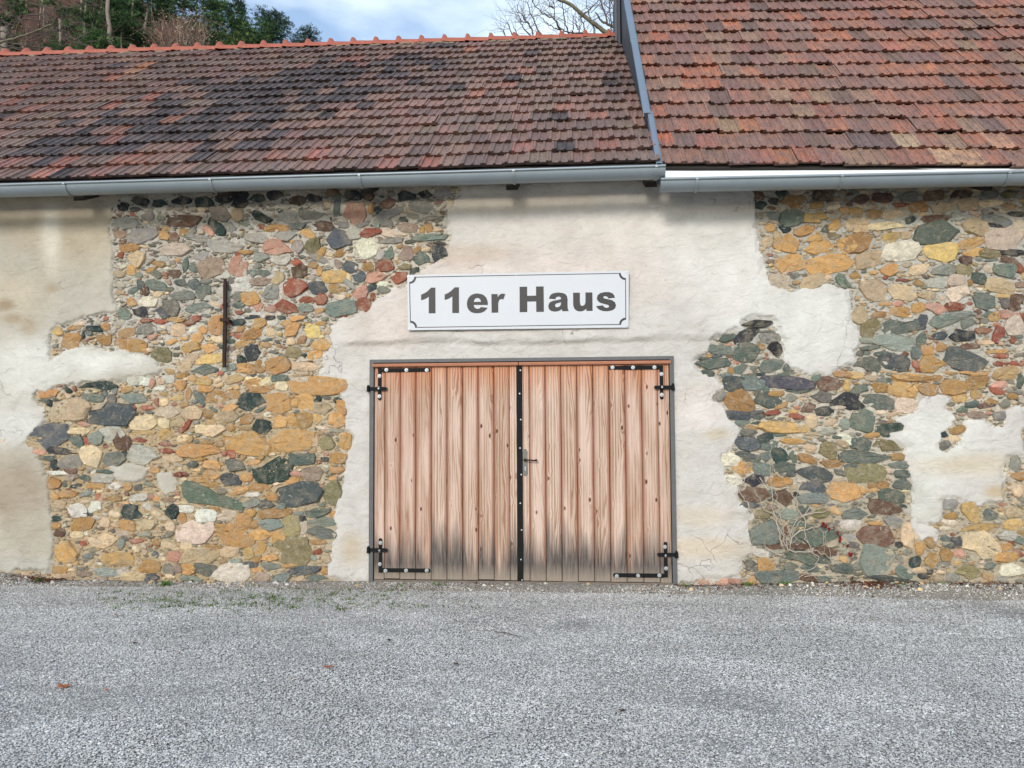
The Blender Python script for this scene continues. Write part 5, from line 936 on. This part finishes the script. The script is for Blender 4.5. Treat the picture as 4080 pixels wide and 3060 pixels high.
# ------------------------------------------------------------------ bare creeper on the green stones beside the door
vn = thing('climbing_vine', at(2650+890*S5, 1500+1500*S5, -.04), 'leafless pale creeper stems with few red leaves climbing the green stones', 'vine')
VP = [[(860, 1250), (850, 1190), (820, 1090), (780, 960), (785, 880), (775, 700), (770, 560), (785, 470)], [(930, 1260), (920, 1150), (985, 1000), (965, 920), (930, 850), (905, 800)], [(900, 1280), (870, 1200), (840, 1130), (800, 1010), (730, 980), (690, 900), (650, 830)], [(630, 1000), (600, 930), (565, 880), (540, 820), (590, 740), (600, 680), (585, 620)],
 [(920, 1190), (980, 1130), (1080, 1110), (1150, 1080), (1220, 1060)], [(990, 1030), (1090, 1000), (1190, 985)], [(985, 1000), (1040, 1060), (1025, 1130), (1030, 1200), (1090, 1280), (1170, 1310), (1230, 1340)], [(905, 1270), (980, 1285), (1080, 1290), (1130, 1330), (1110, 1390), (1040, 1440), (980, 1470)], [(880, 1310), (820, 1300), (760, 1270), (720, 1240)], [(870, 1320), (800, 1290), (740, 1260)], [(1060, 960), (1020, 1020), (960, 1060), (900, 1090)], [(1180, 1200), (1170, 1150), (1210, 1120), (1230, 1080)], [(1020, 1470), (1110, 1460), (1200, 1470), (1300, 1460)], [(830, 1000), (860, 1060), (910, 1080)], [(800, 800), (815, 880), (830, 960)], [(700, 745), (730, 800), (770, 820)], [(990, 1130), (950, 1170), (925, 1170)], [(1000, 1060), (950, 1110), (930, 1140), (960, 1170)], [(1230, 1400), (1225, 1350), (1210, 1320)], [(800, 690), (830, 720), (870, 750)], [(1255, 540), (1285, 590), (1290, 620)], [(900, 1250), (880, 1160), (860, 1090), (840, 1020), (850, 940)]]
vines = []
for k, pl in enumerate(VP):
    pts = []
    for i, (x, y) in enumerate(pl):
        for j in range(1 if i == len(pl)-1 else 3):
            f_ = j/3; x1, y1 = pl[min(i+1, len(pl)-1)]; p = at(2650+(x+(x1-x)*f_+rng.normal(0, 5))*S5, 1500+(y+(y1-y)*f_+rng.normal(0, 5))*S5, -.022-.012*rng.random()); pts.append(p)
    r0 = .0066 if k < 8 else .0048
    c = MB(); c.tube(pts, [r0*(1-.6*i/len(pts)) for i in range(len(pts))], 5); c.build('stem', m_vine, vn, True); vines.append(pts)
for k in range(46):      # thin side shoots
    pl = vines[rng.integers(len(vines))]; p = pl[rng.integers(len(pl))]; a = rng.uniform(0, 6.28); L_ = rng.uniform(.06, .22); c = MB()
    pts = [p]
    for s_ in range(4): a += rng.normal(0, .4); p = p+Vector((math.cos(a)*L_/4, rng.normal(0, .004), math.sin(a)*L_/4)); p.y = min(p.y, -.014); pts.append(p)
    c.tube(pts, [.003, .0026, .0022, .0018, .0012], 4); c.build('shoot', m_vine, vn)
for x, y, s in ((1160, 1085, 22), (1180, 1100, 20), (1205, 1120, 16), (1240, 1108, 10), (1272, 1150, 14), (1285, 1185, 20), (1283, 1210, 18), (1340, 1245, 15), (1365, 1310, 22), (1350, 1300, 12), (1375, 1480, 14), (1310, 1240, 9)):
    p = at(2650+x*S5, 1500+y*S5, -.045); s *= S5*.0022; V = [Vector((s*math.cos(a)*r, rng.normal(0, .3)*s, s*math.sin(a)*r)) for a, r in ((0, .6), (.9, 1), (2.2, 1), (3.1, .7), (4.3, 1), (5.4, .8))]
    me = mesh('leaf', [p+q for q in V], [(0, 1, 2, 3, 4, 5)]); colour(me, [(*alb((112, 30, 36)), 1)]*6); link('leaf', me, m_leaf, vn)

# ------------------------------------------------------------------ the wooded slope behind
def hillH(x): return np.interp(x, [-140, -70, -56, -50, -45, -42, -39, -35, -30, -20, -6, 40], [72, 60, 55, 50, 47, 44, 40.5, 36, 30, 25, 20, 10])
def hill_z(x, y):
    t_ = np.clip((y-13)/50, 0, 1.25); return hillH(x)*np.where(t_ < 1, t_*t_*(3-2*t_)*.45+t_*.55, 1-.15*(t_-1))
xs = np.linspace(-150, 60, 90); ys = np.linspace(12, 76, 40); HX, HY = np.meshgrid(xs, ys); HZ = hill_z(HX, HY)+fbm(HX*.2, HY*.2, 81, 4)*1.6-.2
gi = np.arange(HX.size).reshape(HX.shape); gq = np.stack([gi[:-1, :-1], gi[:-1, 1:], gi[1:, 1:], gi[1:, :-1]], -1).reshape(-1, 4)
o = link('hillside', fast_mesh('hillside', np.stack([HX.ravel(), HY.ravel(), HZ.ravel()], 1), gq, True), m_floor); tag(o, kind='structure')
def tuft_cloud(c, ctr, n, sx, sz, size, cols):
    """needle sprays: small bent blades in all directions round a limb end"""
    for _ in range(n):
        p = ctr+Vector((rng.normal(0, sx), rng.normal(0, sx), rng.normal(0, sz))); g = alb(np.array(cols[rng.integers(len(cols))])*rng.uniform(.6, 1.3))
        for _k in range(10):
            d = Vector((rng.normal(), rng.normal(), abs(rng.normal())*.9+.1)).normalized()*size*rng.uniform(.6, 1.3); w = d.cross(Vector((rng.normal(), rng.normal(), rng.normal()))).normalized()*size*.075
            c.add([p, p+d*.55+w, p+d, p+d*.55-w], [(0, 1, 2, 3)], g)
GREENS = [(58, 84, 52), (70, 98, 56), (46, 68, 48), (80, 104, 60)]; BLUEG = [(54, 76, 60), (46, 66, 56), (66, 88, 64)]; YELG = [(112, 120, 58), (84, 100, 52)]
def pine(u, v_top, depth, height, crown_from, wide, label, cols=GREENS, dens=1.0, lean=0.0, n_limb=20, taper=.25, tsz=.34, trunk_r=None, group='pines on the slope', cat='tree'):
    top = at(u, v_top, depth); base = Vector((top.x-lean, depth, top.z-height)); r0 = trunk_r or height*.014
    t = thing('pine_tree', base, label, cat, group)
    c = MB(); m_ = 8; tr = [base+(top-base)*(i/m_)+Vector((rng.normal(0, .06), rng.normal(0, .06), 0))*(0 < i < m_) for i in range(m_+1)]
    c.tube(tr, [r0*(1-.85*i/m_) for i in range(m_+1)], 7)
    cr = MB(); lb = MB()
    for k in range(n_limb):
        f = crown_from+(1-crown_from)*((k+rng.uniform(.1, .9))/n_limb); p = base+(top-base)*f; a = rng.uniform(0, 6.28)
        prof_ = max(taper, (1-f)/(1-crown_from))**.75 if taper < 1 else 1; L_ = wide*prof_*rng.uniform(.6, 1.15)
        q = p+Vector((math.cos(a)*L_, math.sin(a)*L_, rng.uniform(-.12, .32)*L_)); mid = p*.5+q*.5+Vector((0, 0, .05*L_))
        c.tube([p, mid, q], [r0*.25, r0*.16, r0*.06], 4, False)
        nn = max(3, int(9*dens*L_))
        for s_ in range(nn):
            g = .25+.8*(s_+rng.random())/nn; e = p*(1-g)+q*g; tuft_cloud(cr, e+Vector((rng.normal(0, .26), rng.normal(0, .26), .10+rng.normal(0, .14))), 8, .30*L_**.5, .17, tsz*.82, cols)
    tuft_cloud(cr, top-Vector((0, 0, .1)), 12, .15, .25, tsz*.8, cols)
    c.build('trunk', m_bark, t, True); cr.build('crown', m_needle, t); return t
PXY = 1.8445
pine(690*PXY-40, 82*PXY, 46, 7, .25, 1.5, 'small low pine top just over the red ridge, outermost of the pines', BLUEG, 1.5, .3, 20, .7, .26)
pine(672*PXY, 90*PXY, 47, 6, .2, 1.3, 'flat dark pine crown half hidden by the ridge beside the outermost one', BLUEG, 1.1, -.2, 12, .9, .26)
pine(586*PXY, 36*PXY, 46, 9, .15, 1.9, 'free standing rounded pine with open sky on both sides', BLUEG, 1.6, .2, 30, .40, .28)
pine(515*PXY, -12*PXY, 48, 13, .1, 2.6, 'tall pointed spruce reaching past the picture top next to open sky', BLUEG+GREENS[:1], 1.5, 0, 36, .12, .30)
pine(545*PXY, 62*PXY, 44, 8, .05, 2.2, 'low spreading pine between the pointed spruce and the rounded pine', GREENS, 1.5, 0, 26, .5, .30)
pine(470*PXY, 5*PXY, 43, 12, .05, 2.7, 'broad bushy green pine left of the pointed spruce', GREENS, 1.3, 0, 32, .35, .32)
pine(425*PXY, -30*PXY, 45, 16, .12, 2.9, 'very broad dark pine standing before a gap of sky', GREENS, .9, 0, 26, .4, .34)
pine(505*PXY, 75*PXY, 38, 6, .05, 1.9, 'yellowish green young pine at the ridge under the broad pines', GREENS+YELG, 1.0, 0, 16, .4, .28)
pine(430*PXY, 62*PXY, 38, 7, .05, 1.9, 'dense mid green young pine just above the ridge tiles', GREENS, 1.0, 0, 16, .5, .28)
pine(370*PXY, -60*PXY, 47, 20, .50, 3.0, 'tall pine with a long bare pale trunk and flat dark crown', GREENS, .9, 0, 22, .5, .34, .16)
pine(330*PXY, -70*PXY, 43, 20, .55, 3.0, 'tall pine with dark umbrella crown over the brown slope', GREENS, .9, .3, 20, .6, .34, .15)
pine(272*PXY, -110*PXY, 42, 22, .70, 2.6, 'thin tall pine with slim grey bare trunk before brown slope', GREENS, .8, 0, 16, .6, .34, .10)
pine(245*PXY, 22*PXY, 36, 11, .82, 2.2, 'broken topped pine with one flat green limb on a pale trunk', GREENS, 1.1, 0, 9, 1, .30, .17)
pine(200*PXY, -40*PXY, 50, 16, .6, 2.2, 'dark thin pine far up the brown slope', GREENS, .8, 0, 14, .5, .34, .13)
pine(132*PXY, 18*PXY, 40, 9, .55, 1.5, 'slim pine with two dark green tufts among bare brown branches', GREENS, .9, 0, 8, .8, .28, .12)
pine(30*PXY, -10*PXY, 44, 14, .3, 2.6, 'dark greenish pine behind the bare branches at the picture edge', GREENS, .8, 0, 18, .5, .34, .16)
# holly-like green bushes just behind the ridge
def bush(u, v_, depth, w, h, label, cols, n):
    p = at(u, v_, depth); t = thing('evergreen_bush', p-Vector((0, 0, h)), label, 'bush'); c = MB(); cr = MB()
    for k in range(9): a = rng.uniform(0, 6.28); q = p+Vector((math.cos(a)*w*.7, math.sin(a)*w*.5, rng.uniform(-.4, .1)*h)); c.tube([p-Vector((0, 0, h)), p*.5+q*.5-Vector((0, 0, h*.3)), q], [.05, .035, .015], 5, False)
    for _ in range(n): tuft_cloud(cr, p+Vector((rng.normal(0, w*.42), rng.normal(0, w*.4), -abs(rng.normal(0, h*.38)))), 3, .12, .1, .16, cols)
    c.build('stems', m_twig, t); cr.build('foliage', m_needle, t)
bush(208*PXY, 82*PXY, 22, .95, 1.3, 'glossy green evergreen bush behind the ridge under bare branches', [(70, 104, 56), (58, 88, 48), (84, 112, 62)], 170)
bush(130*PXY, 112*PXY, 24, .9, .7, 'low dark green bush peeping over the ridge tiles', [(58, 84, 48), (48, 70, 42)], 90)
# bare trunks of the wood
def bare_tree(u0, v0, u1, v1, depth, r, label, twigs=10):
    a, b_ = at(u0, v0, depth), at(u1, v1, depth); a2 = a+(a-b_).normalized()*6; t = thing('bare_tree', a2, label, 'tree', 'bare trunks on the slope'); c = MB(); m_ = 9
    pts = [a2+(b_-a2)*(i/m_)+Vector((rng.normal(0, .035), 0, 0)) for i in range(m_+1)]; c.tube(pts, [r*(1-.45*i/m_) for i in range(m_+1)], 7); c.build('trunk', m_bark, t, True); c = MB()
    for _ in range(twigs):
        p = pts[rng.integers(4, m_+1)]; an = rng.uniform(0, 6.28); L_ = rng.uniform(.6, 1.9); q = p
        pl = [p]
        for s_ in range(4): q = q+Vector((math.cos(an)*L_/4, rng.normal(0, .15), L_/4*rng.uniform(-.1, .7))); an += rng.normal(0, .3); pl.append(q)
        c.tube(pl, [r*.2, r*.15, r*.11, r*.07, r*.04], 4, False)
    c.build('branches', m_twig, t)
for u0, v0, u1, v1, dp, r, lab in ((237, 105, 232, -10, 34, .19, 'pale knotty bare trunk standing before the brown slope'), (283, 108, 287, -10, 40, .12, 'straight slim light trunk right of the knotty one'), (312, 105, 318, 12, 42, .14, 'light trunk with a sky gap beside it'), (210, 60, 222, -10, 48, .16, 'leaning brown trunk high on the slope'), (224, 62, 226, -10, 50, .15, 'upright brown trunk close beside the leaning one'), (132, 108, 130, 40, 34, .13, 'mottled pale stump like trunk under the green tufts'), (182, 60, 186, -10, 46, .10, 'thin grey trunk in the brown wood'), (95, 60, 92, -10, 48, .11, 'slender trunk among crowded bare branches'), (10, 112, 8, 60, 22, .22, 'thick grey trunk foot at the picture edge behind the ridge'), (264, 108, 262, 60, 36, .05, 'sapling with forked bare twigs between two pale trunks')):
    bare_tree(u0*PXY, v0*PXY, u1*PXY, v1*PXY, dp, r, lab)
# brown twiggy undergrowth that nobody could count
c = MB(); BR = [(112, 84, 70), (92, 72, 62), (128, 102, 88), (84, 68, 60), (140, 124, 108)]
for _ in range(90):      # thin poles of young trees
    u = rng.uniform(-200, 620); v_ = rng.uniform(0, 215); dp = rng.uniform(30, 52); p = at(u, v_, dp); z = float(hill_z(np.array(p.x), np.array(dp))); h_ = rng.uniform(4, 9); r_ = rng.uniform(.03, .08); q = Vector((p.x+rng.normal(0, .5), dp, z+h_)); c.tube([Vector((p.x, dp, z-.5)), Vector((p.x, dp, z-.5))*.5+q*.5+Vector((rng.normal(0, .1), 0, 0)), q], [r_, r_*.8, r_*.5], 4, False, alb(np.array(BR[rng.integers(5)])*rng.uniform(.8, 1.3)))
for _ in range(4600):
    u = rng.uniform(-150, 600) if rng.random() < .90 else rng.normal(700, 60); v_ = rng.uniform(-60, 215) if u < 600 else rng.uniform(120, 210); dp = rng.uniform(26, 46); p = at(u, v_, dp); z = hill_z(np.array(p.x), np.array(dp))
    if p.z > z+5 and u < 600: continue
    g = alb(np.array(BR[rng.integers(5)])*rng.uniform(.6, 1.2)); L_ = rng.uniform(.5, 1.6); d = Vector((rng.normal(0, .6), rng.normal(0, .4), 1)).normalized()*L_; w = Vector((.016, 0, .006))
    q = p+d*.5+Vector((rng.normal(0, .12), 0, 0)); c.add([p-w, p+w, q+w*.8, q-w*.8, p+d], [(0, 1, 2, 3), (3, 2, 4)], g)
    for _k in range(3): s_ = q+d*rng.uniform(-.3, .4); e = Vector((rng.normal(0, .35), rng.normal(0, .2), rng.uniform(.1, .5))); c.add([s_-w*.5, s_+w*.5, s_+e], [(0, 1, 2)], g)
    if rng.random() < .5:
        for _k in range(4): s_ = q+Vector((rng.normal(0, .4), rng.normal(0, .3), rng.normal(0, .4))); e = .05; c.add([s_, s_+Vector((e, 0, e)), s_+Vector((0, e, 2*e)), s_+Vector((-e, 0, e))], [(0, 1, 2, 3)], g)
o = c.build('brown_undergrowth', m_leaf); tag(o, kind='stuff')

# ------------------------------------------------------------------ bare limbs over the ridge
def grow(c, p, d, L_, r, depth, spread, tw):
    n = 5; pts = [p]; q = p.copy(); dd = d.copy()
    for i in range(n): dd = (dd+Vector((rng.normal(0, .14), rng.normal(0, .14), rng.normal(.03, .12)))).normalized(); q = q+dd*L_/n; pts.append(q.copy())
    c.tube(pts, [r*(1-.6*i/n) for i in range(n+1)], 5 if r > .012 else 3, False)
    if depth <= 0: return
    for k in range(tw):
        i = rng.integers(1, n+1); a = Vector((rng.normal(), rng.normal(), rng.normal())).normalized(); nd = (dd*.75+a*spread+Vector((0, 0, .15))).normalized(); grow(c, pts[i], nd, L_*rng.uniform(.45, .75), r*.5, depth-1, spread, tw)
def limb(c, pts2, depth, r0, r1, jit=.02):
    P_ = []
    for i, (x, y) in enumerate(pts2):
        for j in range(1 if i == len(pts2)-1 else 3):
            f = j/3; x1, y1 = pts2[min(i+1, len(pts2)-1)]; P_.append(at(x+(x1-x)*f, y+(y1-y)*f, depth)+Vector((rng.normal(0, jit), rng.normal(0, jit*3), rng.normal(0, jit))))
    c.tube(P_, [r0+(r1-r0)*i/(len(P_)-1) for i in range(len(P_))], 7); return P_
def Q5(pl): return [(x*.31646, y*.31646) for x, y in pl]
t = thing('overhanging_tree', at(-60, 300, 9.5), 'bare tree whose long dark branches hang over the ridge before the brown slope', 'tree')
m_pal = m_mossbark
c = MB(); P_ = limb(c, Q5([(-200, 620), (0, 540), (120, 500), (270, 455), (430, 400), (560, 345), (680, 315)]), 9.5, .034, .018, .006); c.build('trunk', m_mossbark, t, True)
c = MB(); SECS = [[(680, 315), (740, 380), (820, 445), (930, 495), (1040, 570), (1160, 615)], [(930, 495), (1060, 440), (1190, 360), (1230, 340)], [(690, 120), (800, 112), (960, 85), (1100, 58), (1280, 40)], [(340, 190), (480, 180), (620, 165), (690, 118)], [(110, 185), (210, 225), (350, 245), (560, 250), (700, 235)], [(430, 400), (560, 400), (720, 370), (860, 330), (960, 295), (1110, 292)], [(20, 600), (130, 590), (220, 540), (310, 480)], [(0, 500), (120, 410), (180, 320), (260, 200), (320, 110)], [(130, 470), (110, 380), (60, 300), (40, 220)], [(100, 545), (260, 560), (420, 580), (560, 600), (700, 625), (800, 640)], [(80, 610), (200, 630), (400, 640), (620, 640)], [(280, 460), (400, 470), (480, 430), (560, 420)], [(960, 520), (1080, 560), (1180, 540), (1280, 470), (1340, 430)], [(250, 0), (360, 40), (500, 70), (620, 110)], [(0, 130), (120, 80), (220, 20)], [(0, 400), (140, 430), (280, 440)], [(700, 340), (640, 400), (520, 470), (430, 520), (340, 560)], [(790, 460), (840, 400), (880, 360)]]
tips = []
for s_ in SECS: tips += limb(c, Q5(s_), 9.5+rng.normal(0, .5), .020, .007, .012)
for _ in range(70):
    p = tips[rng.integers(len(tips))]; grow(c, p, Vector((rng.normal(0, 1), rng.normal(0, .4), rng.normal(.1, .5))).normalized(), rng.uniform(.3, .8), .007, 1, .6, 2)
c.build('branches', m_twig, t)
def Q7(pl): return [(1950+x*.29385, y*.29385) for x, y in pl]
t = thing('mossy_bare_tree', at(2560, 160, 7.0)-Vector((0, 0, 5)), 'mossy limb and fine bare twigs of a tree behind the low roof ridge', 'tree')
c = MB(); L1 = limb(c, Q7([(1780, 620), (1620, 470), (1500, 380), (1400, 310), (1290, 220), (1190, 140), (1100, 60), (960, 0), (840, -60)]), 7.0,   .052, .030, .004); limb(c, Q7([(1780, 420), (1640, 340), (1540, 310), (1500, 250), (1440, 170)]), 7.2, .034, .014, .005); c.build('trunk', m_mossbark, t, True)
c = MB(); T7 = [[(1350, 520), (1310, 430), (1270, 330), (1240, 240), (1190, 130)], [(1310, 450), (1180, 455), (1060, 440), (960, 400), (880, 370), (800, 330), (720, 270), (650, 200)], [(1090, 520), (1070, 430), (1030, 330), (1010, 180), (990, 60), (980, -20)], [(1060, 520), (940, 380), (890, 260), (880, 130), (875, 0)], [(960, 390), (880, 260), (780, 200), (700, 150), (600, 60), (570, 0)], [(730, 530), (650, 400), (600, 260), (550, 180), (520, 60), (490, 0)], [(590, 480), (560, 350), (470, 250), (400, 150), (378, 75)], [(560, 380), (520, 300), (440, 290), (400, 230)], [(580, 500), (500, 430), (440, 350), (410, 280)], [(1120, 500), (1140, 400), (1140, 200)], [(870, 100), (820, 80), (812, 30)], [(340, 545), (290, 430), (250, 310)], [(240, 520), (200, 450), (182, 410)], [(460, 540), (370, 460), (330, 360)], [(1440, 500), (1420, 380), (1370, 250), (1320, 100), (1310, 0)], [(1650, 460), (1660, 320), (1640, 160), (1620, 0)], [(1240, 240), (1330, 160), (1440, 60), (1480, -10)], [(1600, 340), (1560, 180), (1520, 60), (1500, -20)], [(1210, 470), (1230, 400), (1250, 340)], [(1200, 400), (1180, 330), (1170, 280)]]
tips = []
for s_ in T7: tips += limb(c, Q7(s_), 7.0+rng.normal(0, .5), .017, .006, .008)
for _ in range(150):
    p = tips[rng.integers(len(tips))]; grow(c, p, Vector((rng.normal(-.2, .8), rng.normal(0, .4), abs(rng.normal(.5, .4)))).normalized(), rng.uniform(.22, .6), .0055, 1, .55, 2)
for _ in range(90):
    p = L1[rng.integers(0, len(L1))]+Vector((rng.uniform(0, .9), 0, rng.uniform(0, .5))); grow(c, p, Vector((rng.normal(.2, .7), rng.normal(0, .4), abs(rng.normal(.7, .4)))).normalized(), rng.uniform(.3, .8), .008, 1, .6, 3)
c.build('branches', m_twig, t)
